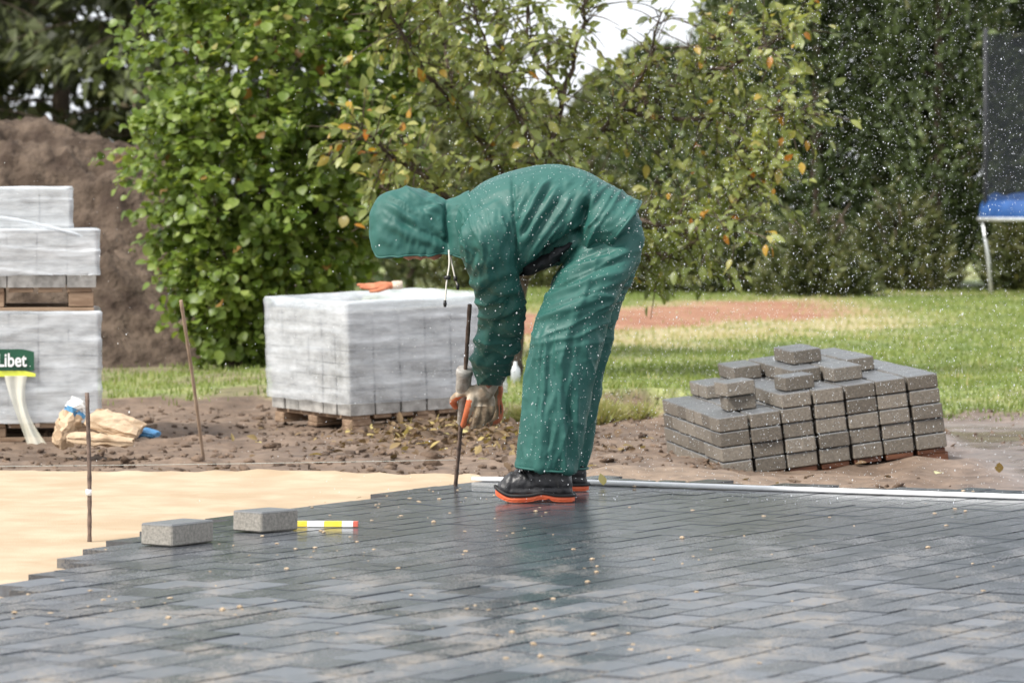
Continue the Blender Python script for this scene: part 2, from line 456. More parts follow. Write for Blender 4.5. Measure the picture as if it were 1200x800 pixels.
# ------------------------------------------------------------------ terrain
def edge_D(x):        # where the lawn begins
    return 18.9 + .9 * sstep(-.3, -1.6, x) - .35 * sstep(1.2, 2.4, x) + .22 * perlin(np.stack([x * 1.7, x * 0 + 3.1, x * 0], 1), 5)

def ground_z(x, d):
    p = np.stack([x, d, x * 0], 1)
    soil = -.115 + .030 * fbm(p * 1.1, 4, 11) + .020 * fbm(p * 4.5, 3, 21)
    soil += .05 * np.exp(-((x - .55) / .5) ** 2 - ((d - 14.1) / .4) ** 2)          # smooth ridge beside the stack
    soil += .045 * np.exp(-((x + .25) / .5) ** 2 - ((d - 16.6) / .5) ** 2)         # dug-up heap behind the hand
    soil += .03 * np.exp(-((x - 1.70) / .28) ** 2 - ((d - 15.35) / .5) ** 2)         # mud squeezed up under the raised end of the pallet
    pud = sstep(1.85, 2.1, x) * sstep(19.0, 17.5, d) * sstep(13, 13.6, d)
    soil = soil * (1 - pud) + pud * (-.115 + .007 * fbm(p * 1.6, 2, 31))
    e = edge_D(x)
    bank = np.exp(-((x - .62) / .38) ** 4)                       # a cut bank only beside the worker, a soft slope elsewhere
    lip = sstep(0, .14 + 1.3 * (1 - bank), d - e + .5 * (1 - bank))
    lawn = .015 * fbm(p * .8, 3, 41) - .05 * sstep(-.5, -2, x)
    z = soil * (1 - lip) + lawn * lip
    z = z + lip * sstep(.5, 0, d - e) * .02
    z = np.where(d < 13.4, z * sstep(12.6, 13.4, d) + -.10 * (1 - sstep(12.6, 13.4, d)), z)
    return z

def axis_vals(dense, lo, hi, step, grow=1.12):
    a, b = dense; v = list(np.arange(a, b + 1e-6, step)); s = step
    while v[-1] < hi: s *= grow; v.append(v[-1] + s)
    s = step
    while v[0] > lo: s *= grow; v.insert(0, v[0] - s)
    return np.array(v)
ax = axis_vals((-3.4, 3.4), -600, 600, .04)
ad = np.concatenate([axis_vals((12.9, 20.0), -60, 20.0, .04)[:-1], axis_vals((20, 20.1), 20, 900, .06, 1.035)])
ad = np.unique(np.round(ad, 4))
GX, GD = np.meshgrid(ax, ad)
fx, fd = GX.ravel(), GD.ravel()
gz = ground_z(fx, fd)
P3 = np.stack([fx, fd, fx * 0], 1)
ed = edge_D(fx)
n_a = fbm(P3 * .9, 4, 51); n_b = fbm(P3 * 3.1, 3, 61)
soilc = np.array([.165, .113, .078]); soild = np.array([.100, .069, .049]); soilt = np.array([.26, .195, .145])
t1 = np.clip(.5 + .8 * n_a, 0, 1)[:, None]; t2 = np.clip(.5 + .9 * n_b, 0, 1)[:, None]
csoil = soild * (1 - t1) + soilc * t1; csoil = csoil * (1 - .35 * t2) + soilt * .35 * t2
sm = np.exp(-((fx - .55) / .7) ** 2 - ((fd - 14.0) / .7) ** 2)[:, None]
csoil = csoil * (1 - sm * .6) + np.array([.26, .195, .14]) * sm * .6
mud = (sstep(1.45, 2.0, fx) * sstep(19.4, 18.2, fd))[:, None]
csoil = csoil * (1 - .75 * mud) + np.array([.17, .135, .115]) * .75 * mud
g0 = np.array([.11, .18, .042]); g1 = np.array([.19, .25, .075]); g2 = np.array([.36, .31, .17])
cg = g0 * (1 - t1) + g1 * t1; cg = cg * (1 - .5 * t2) + g2 * .5 * t2
def red_mask(x, d, n):          # strip of turned reddish earth across the lawn, dry grass along it
    c = 31.5 + 1.7 * (x - 1.0)
    lf = sstep(-.6, -.1, x)
    return sstep(3.6, 2.2, np.abs(d - c + n * 1.2)) * sstep(3.7, 2.4, x) * lf, sstep(7.0, 3.2, np.abs(d - c + 1.5 + n * 1.5)) * sstep(4.2, 2.6, x) * lf
rm, dm = red_mask(fx, fd, n_a)
cg = cg * (1 - .75 * dm[:, None]) + np.array([.44, .36, .22]) * .75 * dm[:, None]
t3 = np.clip(.5 + 1.1 * fbm(P3 * np.array([.9, 2.2, 1]), 4, 65), 0, 1)[:, None]
tl_ = (sstep(-.2, -.8, fx) * sstep(25, 24, fd) * sstep(.35, -.1, n_a + .6 * n_b))[:, None]
cg = cg * (1 - .7 * tl_) + np.array([.20, .15, .10]) * .7 * tl_
cred = np.array([.26, .105, .055]) * (1 - .6 * t3) + np.array([.40, .26, .16]) * .6 * t3
cg = cg * (1 - rm[:, None]) + cred * rm[:, None]
pth = (sstep(1.2, .5, np.abs(fd - 40.0)) * sstep(3.2, 3.7, fx))[:, None]        # pale path before the hedge
cg = cg * (1 - pth) + np.array([.42, .36, .28]) * pth
lw = sstep(.04, .16, fd - ed + n_b * .14)[:, None]
tint = csoil * (1 - lw) + cg * lw
wet = (sstep(1.75, 2.1, fx) * sstep(19.0, 17.6, fd) * np.clip(.95 + .7 * n_a + .4 * n_b, 0, 1) + .25 * sstep(.1, -.6, n_a) * sstep(18.5, 17, fd))
gm = grid_mesh('ground', GX, GD, gz.reshape(GX.shape), M['terrain'], tint)
at = gm.attributes.new('wet', 'FLOAT', 'POINT'); at.data.foreach_set('value', np.clip(wet, 0, 1).astype(np.float32))
tag(link('ground', gm), 'brown churned soil giving way to lawn behind the building site', 'ground', kind='structure')

# ------------------------------------------------------------------ paving layout
TH = R(31.5)                                         # direction of the courses, from +Y towards +X
CU = np.array([math.sin(TH), math.cos(TH)])          # along a course
CV = np.array([math.cos(TH), -math.sin(TH)])         # across the courses
LB0, LBd = np.array([-1.286, 9.38]), np.array([1.11, 3.49]) / math.hypot(1.11, 3.49)
LBn = np.array([LBd[1], -LBd[0]])                    # points to the paved side
FB0, FBd = np.array([-.15, 13.28]), np.array([math.cos(R(24.5)), -math.sin(R(24.5))])
FBn = np.array([-FBd[1], FBd[0]]) * -1
if FBn[1] > 0: FBn = -FBn                            # points to the near side
def paved(x, d):
    a = (x - np.interp(d, [5, 9.38, 10.39, 10.88, 11.39, 12.12, 12.87, 14], [-1.7, -1.286, -1.17, -1.10, -.87, -.56, -.18, .4])) * .9
    b = (x - FB0[0]) * FBn[0] + (d - FB0[1]) * FBn[1]
    return np.minimum(a, b)

# ------------------------------------------------------------------ sand bed
sx = np.arange(-7, 3.6, .04); sy = np.arange(4.5, 14.6, .04)
SX, SY = np.meshgrid(sx, sy); x, d = SX.ravel(), SY.ravel()
p = np.stack([x, d, x * 0], 1)
far = 13.62 - .155 * (x + 1.0) + .06 * perlin(p * 1.5, 71) + .03 * perlin(p * 7, 72)
z = -.026 + .003 * fbm(p * np.array([1.2, 3.5, 1]), 3, 73)
z += .0022 * np.sin((x * .93 + d * .36) * 42 + 2 * perlin(p * 1.1, 75)) * np.clip(perlin(p * .7, 76) + .3, 0, 1) + .0015 * perlin(p * 11, 77)
z += .020 * np.exp(-((d - far + .12) / .07) ** 2) * sstep(-1.9, -1.2, x) * np.clip(.6 + .8 * perlin(p * 9, 74), 0, 1.3)    # crumbled rim
z += .045 * np.exp(-((x + .19) / .10) ** 2 - ((d - 12.62) / .16) ** 2)         # little heap round the rod
pv = paved(x, d)
z = np.where(pv > .02, np.maximum(-.052, -.026 - (pv - .02) * .3), z)
z -= np.clip(d - far, 0, 9) * .6
z -= np.clip(x + .12, 0, .3) * sstep(12.55, 12.8, d + .45 * (x + .15)) * .6
sand = link('sand_bed', grid_mesh('sand_bed', SX, SY, z.reshape(SX.shape), M['sand']))
tag(sand, 'smooth levelled bed of pale yellow sand beside the paving', 'sand', kind='structure')

# ------------------------------------------------------------------ paving
paving = empty('paving', (0, 10, 0))
tag(paving, 'dark grey wet concrete block paving laid in staggered courses', 'paving', kind='structure')
PW, PH_ = .104, .06
LENS = (.104, .15, .20)
pmf = {l: box_mesh('paver_far_%d' % int(l * 100), l - .0062, PW - .0062, PH_, M['paver_dark']) for l in LENS}
pm = {l: box_mesh('paver_%d' % int(l * 100), l - .0062, PW - .0062, PH_, M['paver_dark'], 0, 1, .0005) for l in LENS}
cells = []
for c in range(-90, 90):
    s = -3 + random.uniform(-.2, 0)
    last = 0
    while s < 22:
        l = random.choices(LENS, (1.0, 2.2, 1.8))[0]
        if l == .104 and last == .104: l = .20
        last = l
        u = s + l / 2; s += l
        ctr = CU * u + CV * (c * PW)
        x, d = ctr
        if d < 5.6 or d > 14 or x > 3.3 or x < -3.2: continue
        if paved(np.array([x]), np.array([d]))[0] < .045 + random.uniform(-.03, .03): continue
        cells.append((x, d, l))
def img(x, d, z=0): return 600 + x / d * F, YH + (CH - z) / d * F
vis = [k for k, (x, d, l) in enumerate(cells) if -20 < img(x, d)[0] < 1220 and img(x, d)[1] < 812]
vis.sort(key=lambda k: cells[k][1]); single = set(vis[:298])
rotz = math.atan2(CU[1], CU[0])
fv, ff, ft, off = [], [], [], 0
for k, (x, d, l) in enumerate(cells):
    dz = random.gauss(0, .0009 if k in single else .00045) - PH_
    tl = 1 if k in single else .5
    rot = Euler((random.gauss(0, .004) * tl, random.gauss(0, .0035) * tl, rotz + random.gauss(0, .006)))
    if k in single:
        link('paver', pm[l], paving, (x, d - 10, dz), rot)
    else:
        m4 = Matrix.Translation((x, d - 10, dz)) @ rot.to_matrix().to_4x4()
        me = pmf[l]
        co = np.array([(m4 @ v.co)[:] for v in me.vertices]); fv.append(co); ft.append(np.full((len(co), 3), .5 + .4 * (random.random() - .5)))
        for pg in me.polygons: ff.append([i + off for i in pg.vertices])
        off += len(co)
by = {}
for f in ff: by.setdefault(len(f), []).append(f)
me = mesh_np('pavers_beyond', np.concatenate(fv), [np.array(v) for v in by.values()], M['paver_dark'], False, np.concatenate(ft))
o = link('paver_courses', me, paving); tag(o, kind='stuff')

# white edging strip across the far side
a2 = np.array([-.135, 12.86]); Ls = 3.6
pts = [Vector((a2[0] + FBd[0] * t, a2[1] + FBd[1] * t, .006 + .0015 * math.sin(t * 3))) for t in np.linspace(0, Ls, 40)]
pts[0].z = .005
V, q, t = tube(pts, [.012, .018] + [.019] * 38, 10)
V[:, 2] = np.maximum(V[:, 2], .002) 
V[:, 2] = np.where(V[:, 2] > .014, .014 + (V[:, 2] - .014) * .3, V[:, 2])
o = link('edging_strip', mesh_np('edging_strip', V, [q, t], M['white'], True))
tag(o, 'long white plastic edging strip laid across the far end of the wet paving', 'edging strip')

# crumbs of sand on the paving
def ico(sub=1):
    bm = bmesh.new(); bmesh.ops.create_icosphere(bm, subdivisions=sub, radius=1)
    v = np.array([x.co[:] for x in bm.verts]); f = np.array([[w.index for w in g.verts] for g in bm.faces]); bm.free(); return v, f
IV, IF = ico(1)
OV = np.array([(1, 0, 0), (-1, 0, 0), (0, 1, 0), (0, -1, 0), (0, 0, 1), (0, 0, -1)], float); OF = np.array([(0, 2, 4), (2, 1, 4), (1, 3, 4), (3, 0, 4), (2, 0, 5), (1, 2, 5), (3, 1, 5), (0, 3, 5)])
n = 1500
cx = rng.uniform(-1.6, 2.0, n); cd = rng.uniform(7.6, 13, n); k = paved(cx, cd) > .03
dens = fbm(np.stack([cx * 1.3, cd * 1.3, cx * 0], 1), 3, 81); k &= (dens + rng.uniform(-.5, .5, n) > .05) & (rng.uniform(size=n) < .25 + .5 * sstep(1.2, -1, cx))
cx, cd = cx[k], cd[k]; m_ = len(cx)
sc = np.stack([rng.gamma(2, .0012, m_) + .0012] * 3, 1) * np.stack([rng.uniform(1, 2, m_), rng.uniform(1, 2, m_), rng.uniform(.35, .7, m_)], 1)
sc = np.minimum(sc, .008)
V, Fs, _ = scatter(IV, [IF], np.stack([cx, cd, sc[:, 2] * .5], 1), frames(np.tile([0, 0, 1.0], (m_, 1))), sc)
V += .0012 * np.stack([perlin(V * 170, 83), perlin(V * 170, 84), perlin(V * 170, 85) * .5], 1)
tag(link('sand_crumbs', mesh_np('sand_crumbs', V, Fs, M['sand'])), 'loose crumbs of yellow sand scattered over the paving', 'sand', kind='stuff')

# clods on the soil
n = 7000
cx = rng.uniform(-3.0, 3.0, n); cd = 13.4 + (rng.uniform(size=n) ** 1.2) * 6.2
k = (cd < edge_D(cx) + .1) & ~((cx > 1.6) & (cd < 18.4) & (rng.uniform(size=n) < .93))
k &= (np.abs(cx) < .16 * cd)
k &= ~((np.abs(cx - .6) < .45) & (np.abs(cd - 14) < .45)) & ~((cx > 1.0) & (cd < 15.2) & (rng.uniform(size=n) < .85))
cx, cd = cx[k], cd[k]; m_ = len(cx)
s0 = rng.gamma(1.1, .0050, m_) + .0025; s0 *= np.where((np.abs(cx + .2) < .6) & (np.abs(cd - 16.6) < .8), 1.35, 1)
sc = np.stack([s0 * rng.uniform(.8, 1.7, m_), s0 * rng.uniform(.8, 1.7, m_), s0 * rng.uniform(.3, .7, m_)], 1)
V, Fs, _ = scatter(IV, [IF], np.stack([cx, cd, ground_z(cx, cd) + sc[:, 2] * .25], 1), frames(np.tile([0, 0, 1.0], (m_, 1)) + rng.normal(size=(m_, 3)) * .3), sc)
V += .009 * np.stack([perlin(V * 75, 84), perlin(V * 75, 85), perlin(V * 75, 86)], 1)
tag(link('soil_clods', mesh_np('soil_clods', V, Fs, M['clod'], True)), 'loose brown clods of dug soil behind the paving', 'soil', kind='stuff')

# ------------------------------------------------------------------ leaf shapes
def leaf_template(kind):
    if kind == 'round': prof = [(0, .02), (.18, .36), (.45, .50), (.72, .40), (.92, .14), (1.0, .0)]
    elif kind == 'long': prof = [(0, .02), (.2, .20), (.45, .27), (.75, .17), (1.0, .0)]
    V, T = [], []
    for i, (u, w) in enumerate(prof):
        droop = -.22 * u * u
        V += [(-w, u, droop + abs(w) * .22), (0, u, droop - .0), (w, u, droop + abs(w) * .22)]
    for i in range(len(prof) - 1):
        a = 3 * i
        T += [(a, a + 1, a + 4, a + 3), (a + 1, a + 2, a + 5, a + 4)]
    return np.array(V, float), np.array(T)
RL = leaf_template('round'); LL = leaf_template('long')

def leaves_from(pos, outward, droop, n_up, spread):
    """rotation matrices for leaves: local y = leaf direction, local z = leaf normal"""
    n = len(pos)
    y = outward + rng.normal(size=(n, 3)) * spread; y[:, 2] -= droop
    y /= np.linalg.norm(y, axis=1, keepdims=True)
    zh = np.array([0, -.45, 1.0]) * n_up + rng.normal(size=(n, 3)) * .45
    z = zh - (zh * y).sum(1, keepdims=True) * y; z /= np.linalg.norm(z, axis=1, keepdims=True) + 1e-9
    x = np.cross(y, z)
    return np.stack([x, y, z], 2)

def tree(name, label, cat, base, stems, twigs, lp, lrot, ls, ltint, tmpl, mat, mat_o, nsingle=298, group=None, stem_name='branch'):
    """root empty > trunk, branches, crown (the mass of leaves), single leaves"""
    root = empty(name, base); tag(root, label, cat, group)
    b = np.array(base)
    first = True
    for pts, rad in stems:
        o = link('trunk' if first else stem_name, tubes_mesh('stem', [(np.asarray(pts) - b, rad)], M['bark'], 8), root); first = False
    if twigs:
        o = link('twigs', tubes_mesh('twigs', [(np.asarray(p_) - b, r_) for p_, r_ in twigs], M['bark'], 4), root); tag(o, kind='stuff')
    # the leaves that show largest: nearest the camera side and in the picture
    ix = 600 + lp[:, 0] / lp[:, 1] * F; iy = YH - (lp[:, 2] - CH) / lp[:, 1] * F
    ok = np.where((ix > 5) & (ix < 1195) & (iy > 5) & (iy < 480))[0]
    ok = ok[np.argsort(lp[ok, 1] - .9 * ls[ok])][:nsingle]
    one = np.zeros(len(lp), bool); one[ok] = True
    V, Fs, T = scatter(tmpl[0], [tmpl[1]], lp[~one] - b, lrot[~one], ls[~one], np.repeat(ltint[~one][:, None], 3, 1))
    o = link('crown', mesh_np(name + '_crown', V, Fs, mat, True, T), root); tag(o, kind='stuff')
    lm = mesh_np(name + '_leaf', tmpl[0], [tmpl[1]], mat_o, True)
    for k in ok:
        o = link('leaf', lm, root); m4 = Matrix([list(r) for r in lrot[k]]).to_4x4()
        o.rotation_euler = m4.to_euler(); o.location = lp[k] - b; s = float(ls[k]); o.scale = (s, s, s)
    return root

# ------------------------------------------------------------------ hazel bush
HD = 23.0
base = np.array(W(282, 436, HD))
blobs = [((372, -60), 200, 150), ((350, 90), 196, 135), ((322, 210), 170, 118), ((305, 305), 118, 92), ((290, 372), 62, 54)]
stems = []
for k in range(9):
    bx = [(230, 60), (280, 20), (330, -20), (390, 0), (440, 60), (200, 160), (420, 170), (250, 230), (350, 260)][k]
    tip = np.array(W(bx[0], bx[1], HD + rng.uniform(-.7, .6)))
    mid = base * .5 + tip * .5 + np.array([rng.uniform(-.1, .1), rng.uniform(-.1, .1), .1])
    st = smooth_path([base + np.array([rng.uniform(-.08, .08), rng.uniform(-.08, .08), -.05]), mid, tip], 5)
    stems.append((st, np.linspace(.022, .006, len(st))))
tw, LP, LO = [], [], []
nt_ = 2200
while len(tw) < nt_:
    (cx, cy), rx, rz = blobs[rng.choice(5, p=[.2, .28, .27, .18, .07])]
    v = rng.normal(size=3); v /= np.linalg.norm(v); r = rng.uniform(.45, 1.0) ** .6
    if v[1] > .55: continue
    lum = 1 + .30 * perlin(np.array([[v[0] * 2.2 + cx * .01, v[1] * 2.2, v[2] * 2.2]]), 91)[0]
    c = np.array(W(cx, cy, HD)); rr = np.array([rx / F * HD, .85 * rx / F * HD, rz / F * HD])
    o3 = c + v * rr * r * lum
    dirn = v * np.array([1, 1, .5]) + np.array([0, -.15, .15]) + rng.normal(size=3) * .35; dirn /= np.linalg.norm(dirn)
    ln = rng.uniform(.16, .34) * (1.7 if rng.uniform() < .12 else 1)
    pts = smooth_path([o3 - dirn * ln * .5, o3, o3 + dirn * ln * .5 + np.array([0, 0, -.03])], 2)
    tw.append((pts, np.linspace(.004, .0015, len(pts))))
    m_ = rng.integers(8, 13)
    tt = rng.uniform(0, 1, m_)
    q = pts[0] + (pts[-1] - pts[0]) * tt[:, None] + rng.normal(size=(m_, 3)) * .025
    LP.append(q); LO.append(np.tile(dirn, (m_, 1)))
LP = np.concatenate(LP); LO = np.concatenate(LO)
lt = np.clip(rng.beta(2.2, 2.2, len(LP)) * .92 + .10 * fbm(LP * 2, 2, 93), 0, .94); lt = np.where(rng.uniform(size=len(LP)) < .012, .99, lt)
tree('hazel_bush', 'large hazel bush with round bright green leaves behind the wrapped pavers', 'bush', base, stems, tw[::3], LP,
     leaves_from(LP, LO, .45, 1.0, .6), rng.uniform(.030, .078, len(LP)), lt, RL, M['hazel'], M['hazel_o'], stem_name='stem')

# ------------------------------------------------------------------ pear tree
PD = 20.5
def pp(x, y, dd=0): return np.array(W(x, y, PD + dd))
limbs = [
    [(598, 462, 0), (601, 400, 0), (609, 318, .05), (612, 280, .05)],
    [(610, 310, 0), (592, 215, .2), (548, 145, .1), (485, 62, -.2), (442, -10, -.4)],
    [(612, 290, 0), (640, 205, -.1), (660, 115, -.2), (688, 12, -.3), (700, -60, -.3)],
    [(611, 315, 0), (672, 190, .3), (736, 134, .5), (800, 96, .5), (856, 36, .4)],
    [(612, 320, 0), (700, 294, .2), (790, 297, .1), (858, 242, -.2), (915, 180, -.4)],
    [(609, 320, 0), (530, 235, -.3), (470, 190, -.6), (424, 152, -.8)],
    [(611, 300, 0), (602, 160, .4), (588, 45, .6), (584, -60, .7)],
    [(612, 325, 0), (715, 262, -.2), (800, 268, -.3), (872, 270, -.5)],
    [(700, 160, .4), (752, 90, .2), (775, 14, 0)],
    [(736, 134, .5), (830, 140, .2), (900, 128, 0), (935, 135, -.2)],
    [(548, 145, .1), (520, 60, .3), (515, -30, .4)],
    [(640, 205, -.1), (600, 120, -.3), (560, 30, -.4), (545, -50, -.4)],
    [(660, 115, -.2), (620, 40, 0), (615, -50, 0)],
    [(800, 96, .5), (870, 70, .1), (930, 40, 0)],
    [(790, 297, .1), (850, 200, .4), (880, 130, .3)],
    [(530, 235, -.3), (470, 235, -.3), (440, 210, -.2)],
]
stems, tw, LP, LO = [], [], [], []
for li, lb in enumerate(limbs):
    pts = smooth_path([pp(*q) for q in lb], 6)
    pts[3:-2] += rng.normal(size=pts[3:-2].shape) * .008
    r0 = .06 if li == 0 else (.024 if li < 8 else .014)
    rad = np.linspace(r0, .045 if li == 0 else .005, len(pts)); stems.append((pts, rad))
    if li == 0: continue
    seg = np.linalg.norm(np.diff(pts, axis=0), axis=1).sum()
    nt2 = int(seg * (47 if li < 8 else 52))
    for k in range(nt2):
        u = rng.uniform(.16 if li < 8 else .05, 1) ** .85 * (len(pts) - 1); i = min(int(u), len(pts) - 2)
        o3 = pts[i] + (pts[i + 1] - pts[i]) * (u - i)
        ax_ = pts[i + 1] - pts[i]; ax_ /= np.linalg.norm(ax_)
        dirn = rng.normal(size=3) * np.array([1, 1, .9]) + ax_ * .5 + np.array([0, -.1, .28]); dirn /= np.linalg.norm(dirn)
        ln = rng.uniform(.12, .42)
        t3 = smooth_path([o3, o3 + dirn * ln * .55, o3 + dirn * ln + np.array([0, 0, -.03])], 3)
        tw.append((t3, np.linspace(.0045, .0018, len(t3))))
        m_ = rng.integers(5, 12)
        tt = rng.uniform(.25, 1.02, m_)
        q = o3 + dirn * ln * tt[:, None] + rng.normal(size=(m_, 3)) * .018
        LP.append(q); LO.append(dirn + rng.normal(size=(m_, 3)) * .4)
LP = np.concatenate(LP); LO = np.concatenate(LO)
qx = 600 + LP[:, 0] / LP[:, 1] * F; qy = YH - (LP[:, 2] - CH) / LP[:, 1] * F      # the open fork of the crown carries few leaves
kp = ~((qx > 694) & (qx < 818) & (qy < 66) & (rng.uniform(size=len(LP)) < .8)); LP, LO = LP[kp], LO[kp]
lt = np.clip(rng.beta(2.0, 2.4, len(LP)) * .9 + .12 * fbm(LP * 2.2, 2, 95), 0, .88); lt = np.where(rng.uniform(size=len(LP)) < .02, rng.uniform(.9, 1, len(LP)), lt)
tree('pear_tree', 'sparse pear tree with yellowing leaves and bare limbs behind the worker', 'tree', pp(598, 462), stems, tw, LP,
     leaves_from(LP, LO, .55, .8, .5), rng.uniform(.038, .088, len(LP)), lt, LL, M['pear'], M['pear_o'])

# ------------------------------------------------------------------ evergreens
SPR_V = np.array([(-.5, 0, 0), (.5, 0, 0), (.28, .6, -.06), (0, 1, -.2), (-.28, .6, -.06)], float); SPR_F = np.array([(0, 1, 2, 3, 4)])
def evergreen(name, label, cat, X, D, h, r, n, mat, style, zb=0., group=None, crown_base=.05, size=(.05, .13), seed=0, rough=.26):
    base = np.array([X, D, zb]); root = empty(name, base); tag(root, label, cat, group)
    tr = smooth_path([(0, 0, -.1), (.03, 0, h * .5), (0, 0, h * .97)], 5)
    link('trunk', tubes_mesh('trunk', [(tr, np.linspace(.03 + h * .012, .012, len(tr)))], M['bark'], 8), root)
    br = []
    if style == 'spruce':
        P_, O_ = [], []
        nb = int(h * 15)
        for k in range(nb):
            t = (k + rng.uniform(0, 1)) / nb; z0 = h * (crown_base + (1 - crown_base) * t)
            a = rng.uniform(0, 2 * np.pi); ln = r * (1 - t) ** .8 * rng.uniform(.7, 1.15) + .12
            s = np.linspace(.05, 1, 7)
            pts = np.stack([np.cos(a) * ln * s, np.sin(a) * ln * s, z0 + .10 * ln * s - .42 * ln * s ** 2 + .12 * ln * s ** 3], 1)
            br.append((pts, np.linspace(.014, .004, 7)))
            m_ = max(8, int(n / nb)); u = rng.uniform(.12, 1.0, m_) ** .8
            q = np.stack([np.interp(u, s, pts[:, j]) for j in range(3)], 1)
            side = rng.normal(size=(m_, 1)) * .16 * ln
            q += side * np.array([-np.sin(a), np.cos(a), 0]); q[:, 2] -= np.abs(side[:, 0]) * .3 + rng.exponential(.06, m_)
            P_.append(q); O_.append(np.tile([np.cos(a), np.sin(a), -.9], (m_, 1)))
        P_ = np.concatenate(P_); O_ = np.concatenate(O_) + rng.normal(size=P_.shape) * .35
        Z_ = np.cross(O_, rng.normal(size=P_.shape)) + np.array([0, -.2, .4])
    else:
        t = rng.uniform(crown_base, 1, n); a = rng.uniform(0, 2 * np.pi, n)
        prof = np.where(t < .15, .75 + t / .15 * .25, 1) * np.clip(1 - ((t - .12) / .93).clip(0) ** 2.0, 0.03, 1) ** .62
        d3 = np.stack([np.cos(a), np.sin(a), t * h / r * .5], 1)
        lump = 1 + rough * fbm(d3 * 2.3 + seed, 3, 101) + .10 * perlin(d3 * 7 + seed, 105)
        rad = r * prof * lump * rng.uniform(.55, 1.06, n) ** .55
        P_ = np.stack([np.cos(a) * rad, np.sin(a) * rad, t * h * (1 + (rough - .26) * 1.4 * fbm(d3 * np.array([1.6, 1.6, 0]) + seed, 3, 102)) + .05 * rng.normal(size=n)], 1)
        O_ = np.stack([np.cos(a), np.sin(a), np.full(n, .75)], 1) + rng.normal(size=(n, 3)) * .5
        Z_ = np.stack([np.cos(a), np.sin(a), np.full(n, .4)], 1) + rng.normal(size=(n, 3)) * .6
        for k in range(int(14)):
            z0 = h * rng.uniform(.1, .8); aa = rng.uniform(0, 6.28); rr = r * .7
            br.append((np.array([(0, 0, z0), (np.cos(aa) * rr * .5, np.sin(aa) * rr * .5, z0 + .2), (np.cos(aa) * rr, np.sin(aa) * rr, z0 + .5)]), [.02, .012, .006]))
    O_ /= np.linalg.norm(O_, axis=1, keepdims=True)
    Z_ = Z_ - (Z_ * O_).sum(1, keepdims=True) * O_; Z_ /= np.linalg.norm(Z_, axis=1, keepdims=True) + 1e-9
    rot = np.stack([np.cross(O_, Z_), O_, Z_], 2)
    ls = rng.uniform(*size, len(P_))
    sc = np.stack([ls * rng.uniform(.3, .55, len(P_)), ls, ls], 1)
    tn = np.clip(rng.beta(2, 2.2, len(P_)) + .28 * fbm(P_ * 1.6 + seed, 2, 107), 0, 1)
    V, Fs, T = scatter(SPR_V, [SPR_F], P_, rot, sc, np.repeat(tn[:, None], 3, 1))
    o = link('crown', mesh_np('crown', V, Fs, mat, False, T), root); tag(o, kind='stuff')
    o = link('branches', tubes_mesh('branches', br, M['bark'], 4), root); tag(o, kind='stuff')
    return root
def ex(x, D): return (x - 600) / F * D
ev = [  # px, D, height, radius, count, label
    (770, 50, 3.0, 1.0, 9000, 'mid green conifer far behind the gap of sky beside the pear tree'),
    (892, 44, 4.6, .85, 13000, 'dark evergreen tree behind the tips of the pear limbs'),
    (955, 43.2, 5.4, 1.0, 15000, 'dark evergreen tree behind the low juniper by the reddish earth'),
    (1030, 44.5, 5.9, .95, 15000, 'tall dark evergreen tree behind the pile of loose pavers'),
    (1098, 42.8, 5.3, .95, 15000, 'dark evergreen tree just beside the trampoline net'),
    (1185, 44.0, 6.0, 1.1, 16000, 'tall dark evergreen tree seen through the trampoline net'),
    (1275, 43.5, 5.6, 1.05, 8000, 'dark evergreen tree behind the far side of the trampoline')]
for k, (px, D, h, r, n, lb) in enumerate(ev):
    evergreen('evergreen_tree', lb, 'tree', ex(px, D), D, h, r, n, M['thuja'], 'thuja', group='evergreens closing the garden', seed=k * 3.7, size=(.07, .17))
sp = [(-30, 46, 9.5, 2.3, 11000, 'drooping spruce at the end of the row behind the soil heap'),
      (70, 49, 10.5, 2.4, 12000, 'dark drooping spruce standing right behind the top of the soil heap'),
      (165, 45, 9.0, 2.0, 11000, 'drooping spruce between the soil heap and the hazel bush'),
      (330, 50, 9.5, 2.1, 9000, 'tall spruce hidden behind the crown of the hazel bush')]
for k, (px, D, h, r, n, lb) in enumerate(sp):
    evergreen('spruce_tree', lb, 'tree', ex(px, D), D, h, r, n, M['spruce'], 'spruce', group='spruces behind the soil heap', seed=k * 5.1, size=(.12, .30), crown_base=.03)
jn = [(808, 41.2, .60, .40, 'small dense shrub between the two larger ones at the lawn edge'), (1010, 41.4, .50, .42, 'small dark shrub between the juniper and the grey green one'),
      (760, 40.6, .75, .55, 'low dark shrub at the edge of the lawn just behind the bent worker'),
      (850, 40.2, .95, .65, 'olive green shrub at the lawn edge under the pear limbs'),
      (955, 38.8, .62, .52, 'low spreading juniper at the end of the reddish earth'),
      (1060, 41.0, .8, .5, 'small grey green shrub in front of the tall evergreens'),
      (1196, 41.5, .72, .35, 'small yellowish shrub behind the trampoline leg'),
      (690, 42.5, 1.5, .8, 'rounded green shrub behind the worker and the pear trunk'),
      (590, 42.5, 1.7, .9, 'wide green shrub behind the pear trunk and sleeve'),
      (480, 43, 1.9, 1.0, 'wide dark shrub behind the wrapped block of pavers')]
for k, (px, D, h, r, lb) in enumerate(jn):
    evergreen('garden_shrub', lb, 'shrub', ex(px, D), D, h, r, 4200, M['juniper'], 'thuja', group='shrubs along the lawn', seed=50 + k * 2.9, size=(.06, .15), crown_base=.0, rough=.6)
